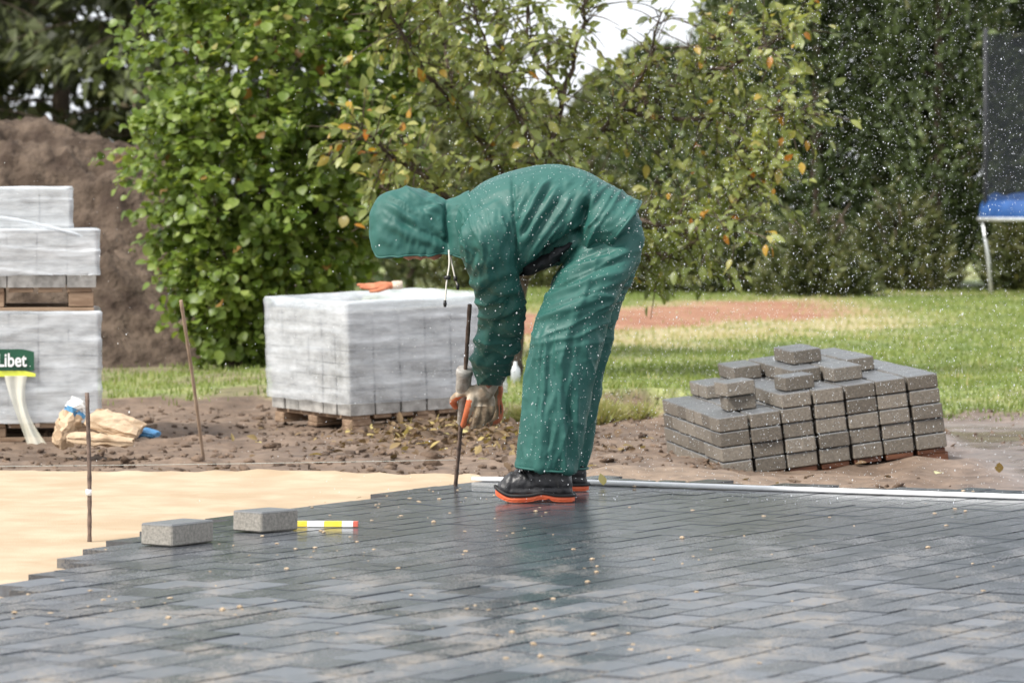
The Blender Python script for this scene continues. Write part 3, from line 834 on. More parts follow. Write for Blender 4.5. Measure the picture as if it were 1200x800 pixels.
# lighter trees far off, seen in the gap of sky
for k, (px, D, h, r, lb) in enumerate([(725, 75, 3.5, 1.6, 'distant tree on the skyline left of the bare pear shoot'), (815, 78, 4.1, 1.8, 'distant tree on the skyline right of the bare pear shoot'),
                                  (600, 80, 3.2, 2.0, 'distant tree behind the crown of the pear tree'), (500, 78, 3.4, 2.0, 'distant tree between the hazel bush and the pear tree')]):
    evergreen('distant_tree', lb, 'tree', ex(px, D), D, h, r, 6000, M['juniper'], 'thuja', group='distant trees on the skyline', seed=90 + k * 2.3, size=(.12, .3), crown_base=.0)

# ------------------------------------------------------------------ soil heap
mx_ = np.arange(-4.2, 3.6, .035); my_ = np.arange(-3.6, 3.6, .035)
MX, MY = np.meshgrid(mx_, my_); x, y = MX.ravel(), MY.ravel()
HX, HDp = ex(60, 26.5), 26.5
p = np.stack([x, y, x * 0], 1)
wx = x + .25 * perlin(p * .9, 121); wy = y + .25 * perlin(p * .9 + 9, 122)
rr = np.sqrt((wx / np.where(wx > 0, 2.5, 3.4)) ** 2 + (wy / 2.9) ** 2)
hgt = 1.72 * np.clip(1 - rr, -.3, 1) ** 1.0
hgt = np.where(rr < 1, 1.72 * (1 - rr ** 1.15), -.5 * (rr - 1))
top = 1.52; hgt = np.where(hgt > top - .25, top - .25 + (hgt - top + .25) * .6, hgt)
am = np.clip(hgt * 2, 0, 1)
z = hgt + am * (.09 * fbm(p * 1.7, 3, 123) + .16 * (.4 - np.abs(fbm(p * 3.2, 4, 126))) + .10 * (.4 - np.abs(perlin(p * 9, 131)))) - .06
me = grid_mesh('soil_heap', MX, MY, z.reshape(MX.shape), M['soil'])
o = link('soil_heap', me); o.location = (HX, HDp - .6, 0)
tag(o, 'high heap of dark brown dug earth behind the two stacked pallets', 'soil heap')

# ------------------------------------------------------------------ lawn grass
n = 150000
u = rng.uniform(size=n); gd = 17.8 + (42 - 17.8) * u ** 1.9
gx = rng.uniform(-1, 1, n) * (gd * .137 + .9)
pg = np.stack([gx, gd, gx * 0], 1)
na, nb = fbm(pg * .9, 4, 51), fbm(pg * 3.1, 3, 61)
rm, dm = red_mask(gx, gd, na)
keep = (gd > edge_D(gx) + .03 - .25 * (rng.uniform(size=n) < .2)) & (rng.uniform(size=n) > rm * .96) & (rng.uniform(size=n) > dm * .55)
keep &= ~((gx < -1.5) & (gd > 24.2))
keep &= ~((gx < -.3) & (gd < 24.5) & (na + .6 * nb + .35 * rng.normal(size=n) < .05))
gx, gd, na, nb, dm = gx[keep], gd[keep], na[keep], nb[keep], dm[keep]; m_ = len(gx)
hgt = rng.uniform(.016, .040, m_) * (1 + .5 * np.clip(nb, -.6, 1)) * (1 + (gd - 18) * .018)
hgt *= np.where(np.abs(gd - edge_D(gx)) < .25, 1.35, 1)
az = rng.uniform(0, 6.28, m_); lean = rng.normal(0, .35, m_)
zv = np.stack([np.cos(az) * lean, np.sin(az) * lean, np.ones(m_)], 1)
BV = np.array([(-.5, 0, 0), (.5, 0, 0), (.28, .1, .55), (0, .35, 1)], float); BF = np.array([(0, 1, 2, 3)])
sc = np.stack([rng.uniform(.006, .011, m_) * (1 + (gd - 18) * .05), hgt * .6, hgt], 1)
tn = np.clip(.38 + .26 * na + .22 * nb + .18 * rng.normal(size=m_) + .5 * dm, 0, 1)
V, Fs, T = scatter(BV, [BF], np.stack([gx, gd, ground_z(gx, gd) - .004], 1), frames(zv, np.stack([np.cos(az + 1.57), np.sin(az + 1.57), az * 0], 1)), sc, np.repeat(tn[:, None], 3, 1))
tag(link('lawn_grass', mesh_np('lawn_grass', V, Fs, M['grass'], False, T)), 'short green lawn grass with dry yellow patches', 'grass', kind='stuff')

# litter of dead leaves heaped behind the hand, and the dry tussock at the lawn's edge
n = 900
q = np.stack([rng.normal(-.18, .28, n), rng.normal(16.5, .32, n)], 1)
q2 = np.stack([rng.uniform(-2.2, 1.5, 160), rng.uniform(13.7, 18.3, 160)], 1); q = np.concatenate([q, q2]); n = len(q)
zz = ground_z(q[:, 0], q[:, 1]) + rng.uniform(.005, .05, n) * np.exp(-((q[:, 0] + .18) / .45) ** 2) + .006
V, Fs, T = scatter(LL[0], [LL[1]], np.column_stack([q, zz]), frames(rng.normal(size=(n, 3)) * .6 + np.array([0, -.2, 1])), rng.uniform(.025, .06, n), np.repeat(np.clip(rng.beta(1.2, 2.4, n), 0, 1)[:, None], 3, 1))
tag(link('leaf_litter', mesh_np('leaf_litter', V, Fs, M['dead_leaf'], False, T)), 'dark heap of withered leaves and roots on the dug soil', 'leaf litter', kind='stuff')

def tussock(px, py, D, n, h, r, lb):
    b = np.array(W(px, py, D)); b[2] = ground_z(np.array([b[0]]), np.array([D]))[0]; root = empty('grass_tussock', b); tag(root, lb, 'grass tussock', 'dry grass tussocks on the soil edge')
    a = rng.uniform(0, 6.28, n); rr = r * np.sqrt(rng.uniform(size=n))
    P_ = np.stack([np.cos(a) * rr, np.sin(a) * rr, -.01 + h * .3 * (1 - (rr / r) ** 2)], 1)
    zv = np.stack([np.cos(a) * rr / r * .9, np.sin(a) * rr / r * .9, np.ones(n)], 1) + rng.normal(size=(n, 3)) * .3
    hh = h * rng.uniform(.5, 1.1, n)
    V, Fs, T = scatter(BV, [BF], P_, frames(zv), np.stack([np.full(n, .006), hh * .5, hh], 1), np.repeat(rng.uniform(.75, 1, n)[:, None], 3, 1))
    o = link('blades', mesh_np('tussock', V, Fs, M['grass'], False, T), root); tag(o, kind='stuff')
    bm = bmesh.new(); bmesh.ops.create_icosphere(bm, subdivisions=3, radius=1)
    for v in bm.verts:
        nn = perlin(np.array([[*(v.co * 2.2 + Vector((px, 0, 0)))]]), 141)[0]
        v.co = Vector((v.co.x * r * .8, v.co.y * r * .8, v.co.z * h * .45)) * (1 + .45 * nn)
    me = bpy.data.meshes.new('sod'); bm.to_mesh(me); bm.free(); me.materials.append(M['soil'])
    for pl in me.polygons: pl.use_smooth = True
    link('sod', me, root)
tussock(706, 482, 18.4, 900, .12, .07, 'upturned clump of dry grass and roots beside the trouser leg')
tussock(622, 470, 18.6, 700, .10, .10, 'flattened straw coloured grass clump at the foot of the pear tree')
tussock(745, 478, 18.8, 500, .09, .08, 'dry grass sod hanging over the lawn edge by the paver pile')

# ------------------------------------------------------------------ pallets and wrapped blocks
def wood_pallet(parent, Lx, Wy, mat, z0=0., hb=.075):
    """nine blocks, three skids, deck boards; base at z0"""
    for i in (-1, 0, 1):
        link('skid', box_mesh('skid', Lx, .09, .018, mat, .002, 1, .002), parent, (0, i * (Wy / 2 - .045), z0))
        for j in (-1, 0, 1):
            link('block', box_mesh('block', .11, .088, hb - .018, mat, .003, 1, .002), parent, (j * (Lx / 2 - .056), i * (Wy / 2 - .046), z0 + .0185))
    nb = 7
    for k in range(nb):
        link('deck_board', box_mesh('deck_board', Lx / nb - .022, Wy, .02, mat, .002, 1, .0015), parent, (-Lx / 2 + Lx / nb * (k + .5), 0, z0 + hb + .0005))
    return z0 + hb + .021

def film_shell(name, Lx, Wy, z0, z1, wr, seed, parent, sink=.02, lift=None, mat=None):
    """stretch film wound round a block in overlapping bands: sides open at the bottom, folded over the top"""
    nx, ny, nz = 40, 36, 46
    hx, hy = Lx / 2 + .008, Wy / 2 + .008
    per, nrm = [], []
    for a, b, n, nv in (((-hx, -hy), (hx, -hy), nx, (0, -1)), ((hx, -hy), (hx, hy), ny, (1, 0)), ((hx, hy), (-hx, hy), nx, (0, 1)), ((-hx, hy), (-hx, -hy), ny, (-1, 0))):
        for k in range(n):
            per.append(np.array(a) + (np.array(b) - np.array(a)) * k / n)
            nrm.append((np.array(nv) + (np.array(nrm[-1]) if k == 0 and nrm else 0)) if k == 0 else nv)
    per = np.array(per); nrm = np.array([np.array(q, float) for q in nrm]); m = len(per)
    s_ = np.arange(m) / m * 4
    rows = []
    for r_, z in enumerate(np.linspace(z0, z1, nz)):
        P3 = np.column_stack([per * 3 + seed, np.full(m, z * 7)])
        slant = z + .05 * perlin(np.column_stack([per * 1.3 + seed, np.full(m, z * 2)]), 152) + .012 * s_
        band = (slant * 9 + seed) % 1.0
        d_ = wr * (fbm(P3, 3, 151) + .5 * perlin(np.column_stack([per * 7, np.full(m, z * 34 + seed)]), 155)) + .003 * band ** 3
        d_ += wr * .9 * np.clip(1 - 2.5 * np.abs(perlin(np.column_stack([per * 4 + z * 2.5, np.full(m, z * 9 + seed * 2)]), 156)), 0, 1) ** 3
        zz = np.full(m, z)
        if r_ == 0: zz = zz + .008 * perlin(np.column_stack([per * 6 + seed, np.zeros(m)]), 157) + (np.array([lift(x, y) for x, y in per]) if lift else 0)
        rows.append(np.column_stack([per + nrm * (np.maximum(d_, -.004) + wr)[:, None], zz]))
    for sc_, dz in ((.992, .008), (.965, .005), (.93, -sink), (.5, -sink), (.1, -sink)):
        rows.append(np.column_stack([per * sc_, z1 + dz + .004 * perlin(np.column_stack([per * 8, np.full(m, sc_ * 3 + seed)]), 158)]))
    V = np.concatenate(rows); i = np.arange(len(rows) * m).reshape(-1, m); j = np.roll(i, -1, 1)
    q = np.stack([i[:-1].ravel(), j[:-1].ravel(), j[1:].ravel(), i[1:].ravel()], 1)
    V = np.concatenate([V, [[0, 0, z1 - sink]]]); c = len(V) - 1
    t = np.stack([i[-1], j[-1], np.full(m, c)], 1)
    return link(name, mesh_np(name, V, [q, t], mat or M['film'], True), parent)

def paver_block(parent, nx, ny, nl, px, py, ph, z0, mesh, inset=None, full_top=True):
    """the outer pavers of a packed block"""
    for l in range(nl):
        ins = inset(l) if inset else (0, 0)
        for i in range(nx):
            for j in range(ny):
                if 0 < i < nx - 1 and 0 < j < ny - 1 and not (full_top and l == nl - 1): continue
                if i < ins[0] or i >= nx - ins[0] : continue
                link('paver', mesh, parent, ((i - (nx - 1) / 2) * px + random.gauss(0, .0015), (j - (ny - 1) / 2) * py + random.gauss(0, .0015), z0 + l * ph), (0, 0, random.gauss(0, .006)))

pk = box_mesh('packed_paver', .128, .124, .0575, M['paver_pack'], .004, 1, 0, True)
# the block in the middle
cn = W(410, 505, 17.35)
yaw = R(31)
root = empty('wrapped_paver_block', (0, 0, 0), (R(.5), R(-2.2), yaw))
Lx, Wy = .84, .80
rt = Euler((R(.5), R(-2.2), yaw)).to_matrix()
root.location = Vector(cn) - rt @ Vector((-Lx / 2, -Wy / 2, 0))
tag(root, 'film wrapped block of grey pavers on a pallet with a glove on top', 'paver pallet', 'film wrapped blocks of pavers')
zt = wood_pallet(root, Lx - .03, Wy - .03, M['wood'], 0, .048)
paver_block(root, 6, 6, 8, .139, .133, .0605, zt, pk)
film_shell('stretch_film', Lx, Wy, zt + .055, zt + 8 * .0605 + .042, .0018, 3.3, root, .040)
TOPC = (root.location.copy(), rt.copy(), zt + 8 * .0605)

# two blocks at the left, one on the other
yl = R(7.0)
def left_block(corner_px, D, z_base, Lx, Wy, nl, seed, label, label_on=False, tilt=0.):
    rot = (0, tilt, yl); rt = Euler(rot).to_matrix()
    c = W(corner_px[0], corner_px[1], D); c.z = z_base
    root = empty('wrapped_paver_block', (0, 0, 0), rot)
    root.location = c - rt @ Vector((Lx / 2, -Wy / 2, 0))
    tag(root, label, 'paver pallet', 'film wrapped blocks of pavers')
    return root, rt
gz0 = -.10
rootA, rtA = left_block((116, 510), 16.6, gz0, .93, .8, 8, 1.1, 'lower film wrapped block of pavers with a green printed label beside crumpled sacks')
zt = wood_pallet(rootA, .90, .77, M['wood'], 0, .06)
paver_block(rootA, 7, 6, 8, .132, .133, .0605, zt, pk)
film_shell('stretch_film', .93, .8, zt + .004, zt + 8 * .0605 + .006, .0035, 7.7, rootA, .01)
zA = gz0 + zt + 8 * .0605 + .012
rootB, rtB = left_block((114, 360), 16.6, zA, .93, .8, 8, 2.1, 'upper film wrapped block of pavers standing on top of another block')
zt = wood_pallet(rootB, .90, .77, M['wood'], 0, .085)
paver_block(rootB, 7, 6, 4, .132, .133, .0605, zt, pk)
film_shell('stretch_film', .93, .8, zt + .05, zt + 4 * .0605 + .012, .0035, 9.4, rootB, .004, lift=lambda x, y: .018 * (x / .46))
zl = zt + 4 * .0605 + .014
pk2 = pk
for l in range(3):
    for i in range(6):
        for j in range(5):
            if 0 < j < 4 and 0 < i < 5 and l < 2: continue
            link('paver', pk, rootB, ((i - 2.9) * .132 + random.gauss(0, .002) + .0, (j - 1.7) * .133, zl + l * .0605))
fs = film_shell('stretch_film', .80, .67, zl + .0, zl + 3 * .0605 + .004, .0025, 12.4, rootB, .004)
fs.location = (-.052, .04, 0)
# twisted tail of film across the upper block
tp = smooth_path([(-.47, -.41, zl + .06), (-.2, -.385, zl + .075), (.1, -.40, zl + .045), (.34, -.41, zl - .01), (.40, -.405, zl - .03)], 6)
link('film_tail', tubes_mesh('film_tail', [(tp, np.linspace(.012, .006, len(tp)))], M['film'], 6), rootB)

# printed label on the lower block
lab = empty('printed_label', (0, 0, 0)); lab.parent = rootA
fy = -.4 - .024
def plate(name, x0, x1, z0, z1, y, mat, parent, curve=.004):
    nx = 14; V, Q = [], []
    for k in range(nx + 1):
        u = k / nx; x = x0 + (x1 - x0) * u
        yy = y - curve * math.sin(u * 7) - .008 * max(0, u - .85)
        dz = -.012 * max(0, u - .88) / .12
        V += [(x, yy, z0), (x, yy, z1 + dz), (x, yy + .0015, z1 + dz), (x, yy + .0015, z0)]
        if k:
            a, b = 4 * (k - 1), 4 * k
            Q += [(a, b, b + 1, a + 1), (a + 1, b + 1, b + 2, a + 2), (a + 2, b + 2, b + 3, a + 3), (a + 3, b + 3, b, a)]
    e = 4 * nx; Q += [(0, 1, 2, 3), (e + 3, e + 2, e + 1, e)]
    return link(name, mesh_np(name, V, [np.array(Q)], mat), parent)
def blk(px, py):      # photo pixel on the front of the lower block -> local x, z
    dv = Vector(((px - 600) / F, 1, -(py - YH) / F)); o_ = Vector((0, 0, CH))
    a = rtA.transposed() @ (o_ - rootA.location); b_ = rtA.transposed() @ dv
    t = (fy - a.y) / b_.y
    return a.x + b_.x * t, a.z + b_.z * t
x1, z1 = blk(40, 409); _, z0 = blk(38, 434); _, z00 = blk(38, 441); x0, _ = blk(-58, 420)
plate('label_field', x0, x1, z0, z1, fy, M['label_green'], lab)
plate('label_band', x0, x1 + .006, z00, z0 - .001, fy - .001, M['label_lime'], lab)
cu = bpy.data.curves.new('lettering', 'FONT'); cu.body = 'Libet'; cu.size = .093; cu.extrude = .0012; cu.align_x = 'RIGHT'; cu.offset = .0018
to = bpy.data.objects.new('lettering_tmp', cu); COL.objects.link(to)
dg = bpy.context.evaluated_depsgraph_get(); me = bpy.data.meshes.new_from_object(to.evaluated_get(dg)); bpy.data.objects.remove(to)
me.materials.clear(); me.materials.append(M['tape'])
xt, ztx = blk(31, 429); xl, _ = blk(-3, 429)
lo = link('lettering', me, lab, (xt, fy - .0085, ztx), (R(90), 0, 0))
vx = [v.co.x for v in me.vertices]; lo.scale = ((xt - xl) / (max(vx) - min(vx)), .9, 1)
# loose sheet of clear film hanging from the label
V, Q = [], []
xa, za = blk(12, 440); xb, zb2 = blk(40, 524)
for r_ in range(13):
    u = r_ / 12
    for c_ in range(9):
        v = c_ / 8
        wdt = .10 - .045 * math.sin(u * 3.0)
        x = xa + (xb - xa) * u ** 1.5 + (v - .25) * wdt
        V.append((x, fy - .012 - .018 * math.sin(v * 9 + u * 4) * (.3 + u) - .05 * u * u, za + (zb2 - za) * u))
i = np.arange(13 * 9).reshape(13, 9)
Q = np.stack([i[:-1, :-1].ravel(), i[:-1, 1:].ravel(), i[1:, 1:].ravel(), i[1:, :-1].ravel()], 1)
link('torn_film', mesh_np('torn_film', V, [Q], M['clear_film'], True), rootA)

# ------------------------------------------------------------------ orange glove lying on the block
def remeshed(name, parts, voxel, mats, smooth_it=4, sub=None):
    """union of closed shapes (list of (V, [faces])) by voxel remesh, smoothed; returns a mesh"""
    Vs, Fq, Ft, o = [], [], [], 0
    for v, q, t in parts:
        Vs.append(v); Fq.append(np.asarray(q) + o); Ft.append(np.asarray(t) + o); o += len(v)
    me = mesh_np(name + '_raw', np.concatenate(Vs), [np.concatenate(Fq), np.concatenate(Ft)], mats)
    ob = bpy.data.objects.new(name + '_raw', me); COL.objects.link(ob)
    m = ob.modifiers.new('r', 'REMESH'); m.mode = 'VOXEL'; m.voxel_size = voxel; m.use_smooth_shade = True
    if smooth_it:
        s = ob.modifiers.new('s', 'SMOOTH'); s.iterations = smooth_it; s.factor = .5
    dg = bpy.context.evaluated_depsgraph_get(); dg.update()
    out = bpy.data.meshes.new_from_object(ob.evaluated_get(dg)); bpy.data.objects.remove(ob)
    out.name = name
    out.materials.clear()
    for mm in (mats if isinstance(mats, (list, tuple)) else [mats]): out.materials.append(mm)
    for pl in out.polygons: pl.use_smooth = True
    return out
def getV(me):
    v = np.empty(len(me.vertices) * 3, np.float32); me.vertices.foreach_get('co', v)
    n = np.empty(len(me.vertices) * 3, np.float32); me.vertices.foreach_get('normal', n)
    return v.reshape(-1, 3).astype(float), n.reshape(-1, 3).astype(float)
def setV(me, V): me.vertices.foreach_set('co', V.astype(np.float32).ravel()); me.update()
def chain(pts, rad, n=10, k=4):
    """rounded finger-like tube"""
    pp_ = smooth_path(pts, k); rr = np.interp(np.linspace(0, 1, len(pp_)), np.linspace(0, 1, len(rad)), rad)
    t0 = pp_[0] - pp_[1]; t0 /= np.linalg.norm(t0); t1 = pp_[-1] - pp_[-2]; t1 /= np.linalg.norm(t1)
    P_ = np.concatenate([[pp_[0] + t0 * rr[0] * .85, pp_[0] + t0 * rr[0] * .5], pp_, [pp_[-1] + t1 * rr[-1] * .5, pp_[-1] + t1 * rr[-1] * .85]])
    r_ = np.concatenate([[rr[0] * .45, rr[0] * .85], rr, [rr[-1] * .85, rr[-1] * .45]])
    return tube(P_, r_, n)

gp = TOPC[0] + TOPC[1] @ Vector((0, 0, TOPC[2]))
gl = W(452, 337, 17.75)
gbase = Vector((gl.x, gl.y, gl.z - .005))
parts = [chain([(.035, 0, .02), (-.02, .0, .022), (-.045, .0, .02)], [.022, .028, .024]),
         chain([(-.04, -.02, .018), (-.075, -.03, .016), (-.115, -.03, .026)], [.012, .012, .009]),
         chain([(-.04, .0, .02), (-.08, .0, .02), (-.125, -.005, .034)], [.012, .012, .009]),
         chain([(-.04, .02, .02), (-.085, .03, .018), (-.12, .03, .024)], [.012, .012, .009]),
         chain([(-.035, .035, .018), (-.07, .05, .014), (-.10, .055, .012)], [.011, .011, .008]),
         chain([(-.0, -.025, .014), (-.04, -.055, .010), (-.075, -.06, .008)], [.013, .013, .01])]
gr = empty('work_glove', gbase, (R(12), R(-2), R(8))); gr.scale = (1.05, 1.1, .72); tag(gr, 'limp orange work glove with pale cuff lying on top of the wrapped pavers', 'glove')
link('glove_body', remeshed('glove_body', parts, .005, M['glove_pink'], 2), gr)
V, q, t = tube([(.03, 0, .022), (.05, 0, .022), (.075, 0, .022)], [.026, .028, .027], 14)
link('cuff', mesh_np('cuff', V, [q, t], M['knit'], True), gr)

# ------------------------------------------------------------------ pile of loose pavers on a sunken pallet
SPX, SPY, SPZ = .1340, .172, .0610
sp_m = box_mesh('stacked_paver', .1235, .164, .0585, M['paver_stack'], .004, 1, .0008, False)
near = W(848, 560, 15.05)
rotS = Euler((R(.8), R(-7.3), R(8.5))); rtS = rotS.to_matrix()
H = [[4, 4, 5, 5, 5, 5, 5],
     [4, 4, 5, 5, 6, 5, 5],
     [4, 4, 5, 6, 6, 5, 5],
     [4, 4, 5, 6, 6, 6, 5],
     [4, 4, 5, 6, 6, 6, 5],
     [4, 5, 6, 6, 6, 6, 5],
     [4, 5, 6, 6, 6, 6, 5]]
odd = {(0, 2): .02, (1, 4): 0}
def sp_obj(i, j, l, dx=0, dy=0, rz=0, lb=None, grp='pavers piled on the sunken pallet'):
    loc = Vector(((i + .5) * SPX + dx, (j + .5) * SPY + dy, l * SPZ))
    o = link('concrete_paver', sp_m); o.location = near + rtS @ loc
    o.rotation_euler = (rtS @ Euler((0, 0, rz)).to_matrix()).to_euler()
    tag(o, lb or 'rough grey concrete paver in the stepped pile on the sunken reddish pallet', 'paver', grp)
    return o
ORD = ('bottom', 'second', 'third', 'fourth', 'fifth', 'sixth', 'seventh')
NTH = ('first', 'second', 'third', 'fourth', 'fifth', 'sixth', 'seventh')
def stack_label(i, j, l, h):
    if j == 0: return 'rough grey paver in front of the pile, %s layer, %s from its low corner' % (ORD[l], NTH[i])
    if i == 0: return 'grey paver on the low flank of the pile, %s layer, %s behind the corner' % (ORD[l], NTH[j - 1])
    if l == h - 1: return 'wet dark topped paver of the pile, %s row back, %s across' % (NTH[j], NTH[i])
    return 'grey paver inside the stepped pile, %s layer, %s row, %s across' % (ORD[l], NTH[j], NTH[i])
for j, row in enumerate(H):
    for i, h in enumerate(row):
        for l in range(h):
            shown = j == 0 or i == 0 or l >= h - 2 or l >= H[j - 1][i] - 0 or l >= H[j][i - 1] or i == 6
            if not shown: continue
            sp_obj(i, j, l, random.gauss(0, .0022), random.gauss(0, .0042), random.gauss(0, .014), stack_label(i, j, l, h))
sp_obj(.35, 1.0, 4, .03, 0, .1, 'single paver lying across the low end of the pile, on another loose paver', None).location += rtS @ Vector((0, 0, SPZ))
sp_obj(.42, 1.1, 4, .03, 0, -.06, 'loose paver carrying another on the low end of the pile', None)
sp_obj(2.25, .35, 5, 0, 0, .05, 'paver set askew on the front edge of the pile, half over a joint', None)
sp_obj(3.5, .95, 5, 0, 0, -.04, 'paver lying forward on the middle step of the pile', None) if False else None
sp_obj(3.4, 3.2, 6, 0, 0, .05, 'left paver of the topmost pair crowning the pile', None)
sp_obj(3.42, 4.22, 6, 0, 0, .05, 'back paver of the topmost pair crowning the pile', None)
pal = empty('wooden_pallet', near + rtS @ Vector((3.5 * SPX, 3.5 * SPY, -.135)), rotS)
tag(pal, 'reddish wooden pallet sunk in the mud under the pile of loose pavers', 'pallet')
wood_pallet(pal, .94, 1.18, M['wood_red'], 0, .112)

# ------------------------------------------------------------------ loose pavers, folding ruler, rods, stake, string
lp_m = {}
def loose(px, py, lx, ly, rz, lb):
    me = box_mesh('loose_paver', lx, ly, .06, M['paver_loose'], .004, 1, .001, False)
    D = CH * F / (py - YH); o = link('loose_paver', me, None, W(px, py, D), (0, 0, rz)); o.location.z = .003
    tag(o, lb, 'paver', 'loose pavers lying on the new paving')
loose(208, 637, .195, .108, R(58), 'pale loose paver lying on the edge of the paving by the sand')
loose(311, 622, .155, .118, R(50), 'loose paver lying on the paving against the folding ruler')
# folding ruler
D = CH * F / (617.5 - YH); rl = empty('folding_ruler', W(383, 618, D), (0, 0, R(-3))); rl.location.z = .002
tag(rl, 'folded yellow and white ruler with a red end lying on the paving', 'ruler')
xx = -.098
for ln, mt in ((.04, 'yellow'), (.05, 'tape'), (.052, 'yellow'), (.033, 'tape'), (.014, 'red')):
    for k in range(3):
        link('ruler_segment' if mt != 'red' else 'end_cap', box_mesh('seg', ln, .0165, .0052, M[mt], .0006), rl, (xx + ln / 2, (k - 1) * .002, k * .0055))
    xx += ln + .0004
def rod(name, top, bot, r, mat, label, cat, Dt, Db, extra=.12):
    a = np.array(W(*top, Dt)); b = np.array(W(*bot, Db)); root = empty(name, b); tag(root, label, cat)
    d_ = (b - a) / np.linalg.norm(b - a); pts = smooth_path([a - b, (a - b) * .5 + np.array([.003, 0, 0]), d_ * 0, d_ * extra], 10)
    V, q, t = tube(pts, r * (1 + .12 * np.sin(np.arange(len(pts)) * 2.4)), 10)
    link('shaft', mesh_np(name, V, [q, t], mat, True), root)
    return root, a, b
r1, a, b = rod('steel_rod', (102, 460), (105, 641), .0062, M['rust'], 'rusty steel rod with a white tape mark standing in the sand by the paving', 'rod', 10.85, 10.85)
c = a + (b - a) * .645; V, q, t = tube([c - b + np.array([0, 0, .009]), c - b - np.array([0, 0, .009])], .0085, 12)
link('tape_mark', mesh_np('tape', V, [q, t], M['tape'], True), r1)
rod('wooden_stake', (212, 352), (237, 526), .0072, M['stake'], 'thin leaning wooden stake stuck in the soil between the wrapped blocks', 'stake', 15.3, 15.6)
RT, RB = (550.5, 357), (534.5, 561)
r3, ra, rb = rod('steel_rod', RT, RB, .0072, M['rust'], 'steel rod held upright by the gloved worker at the paving corner', 'rod', 12.32, 12.62)
def rodp(y):       # point on the rod at photo row y
    t = (y - RT[1]) / (RB[1] - RT[1]); return ra + (rb - ra) * t
# the grey sleeve on the rod
sl = [(431, .026), (433, .0285), (437, .0285), (440, .0255), (456, .0255), (462, .016), (474, .0125), (494, .0115), (496, .009)]
V, q, t = tube([rodp(y) - rb for y, _ in sl], [r for _, r in sl], 18)
link('sleeve', mesh_np('sleeve', V, [q, t], M['grey_metal'], True), r3)
# string line stretched along the sand
def string(a, b, lb):
    pts = [Vector(a).lerp(Vector(b), u) for u in np.linspace(0, 1, 12)]
    for k, q_ in enumerate(pts): q_.z -= .006 * math.sin(math.pi * k / 11)
    o = link('string_line', tubes_mesh('string_line', [(pts, .0006)], M['string'], 5)); tag(o, lb, 'string')
string(W(-260, 547, 13.4), rodp(538), 'thin mason string stretched low behind the sand to the held rod')

# ------------------------------------------------------------------ paper sacks
def sack(loc, rot, lx, ly, lz, seed, mat, lb, parts_=(), crump=.16):
    bm = bmesh.new(); bmesh.ops.create_cube(bm, size=1)
    bmesh.ops.subdivide_edges(bm, edges=bm.edges[:], cuts=9, use_grid_fill=True)
    V = np.array([v.co[:] for v in bm.verts]) * 2
    e = 1 - .55 * np.abs(V[:, 0]) ** 4 * .9
    W_ = np.stack([V[:, 0] * lx / 2, V[:, 1] * ly / 2 * (1 - .18 * np.abs(V[:, 0]) ** 3), V[:, 2] * lz / 2 * e * (1 - .4 * np.abs(V[:, 1]) ** 3)], 1)
    q_ = V * 1.6 + seed
    W_ += np.stack([crump * lx * .25 * perlin(q_, 161), crump * ly * .3 * perlin(q_, 162), crump * lz * 1.3 * (1 - 2 * np.abs(fbm(q_ * 1.2, 2, 163)))], 1)
    for v, w in zip(bm.verts, W_): v.co = w
    me = bpy.data.meshes.new('sack'); bm.to_mesh(me); bm.free()
    me.materials.append(mat[0])
    for m in mat[1:]: me.materials.append(m)
    if len(mat) > 1:
        for pl in me.polygons:
            c = pl.center
            if c.x > lx * .30: pl.material_index = 1
            elif len(mat) > 2 and c.x > lx * .20: pl.material_index = 2
    root = link('paper_sack', me, None, loc, rot)
    tag(root, lb, 'sack', 'empty paper sacks by the wrapped blocks')
    return root
D = 15.75
sack(W(84, 497, D), (R(8), R(-66), R(12)), .21, .15, .07, 2.2, (M['paper'], M['paper_white'], M['paper_blue']), 'crumpled upright paper sack with a white and blue mouth against the block', crump=.30)
sack(W(135, 498, D - .05), (R(14), R(16), R(-6)), .22, .20, .05, 5.1, (M['paper'],), 'folded tan paper sack lying over a blue one')
sack(W(158, 506, D + .10), (R(0), R(9), R(-10)), .19, .16, .035, 8.3, (M['paper_blue'], M['paper_blue']), 'blue plastic sack peeping out under the tan one')
sack(W(118, 516, D - .16), (R(4), R(4), R(3)), .27, .15, .045, 11.6, (M['paper'],), 'flattened tan paper sack at the bottom of the crumpled sacks')

# ------------------------------------------------------------------ fallen leaves
lmesh = mesh_np('fallen_leaf', LL[0], [LL[1]], M['dead_leaf_o'], True)
def fallen(px, py, s, lb, rx=0.2, D=None, cnt=None):
    if D is None:
        D = 15.0
        for _ in range(12):
            z = ground_z(np.array([(px - 600) / F * D]), np.array([D]))[0]; D = (CH - z) * F / (py - YH)
    o = link('fallen_leaf', lmesh, None, W(px, py, D) + Vector((0, 0, .008)), (rx, random.uniform(-.3, .3), random.uniform(0, 6))); o.scale = (s * 1.3, s, s)
    tag(o, lb, 'leaf', 'fallen leaves on the soil'); return o
same = 'small fallen yellow leaf on the soil between the wrapped block and the held rod'
for px, py, s, lb in ((377, 535, .06, 'pale yellow leaf on the soil below the corner of the wrapped block'), (484, 506, .045, same), (498, 522, .05, same), (430, 512, .05, same), (560, 540, .05, same),
                      (730, 524, .05, 'yellow leaf on the soil between the trouser leg and the paver pile'), (766, 516, .06, 'pale green leaf on the soil beside the low flank of the paver pile'),
                      (690, 514, .07, 'long yellowish leaf on the soil just behind the trouser leg'), (754, 553, .04, 'small pale leaf on the smooth soil ridge behind the white strip'),
                      (1103, 556, .06, 'yellow leaf on the mud under the raised end of the pallet'), (300, 520, .04, 'small yellow leaf on the soil near the leaning stake')):
    fallen(px, py, s, lb)
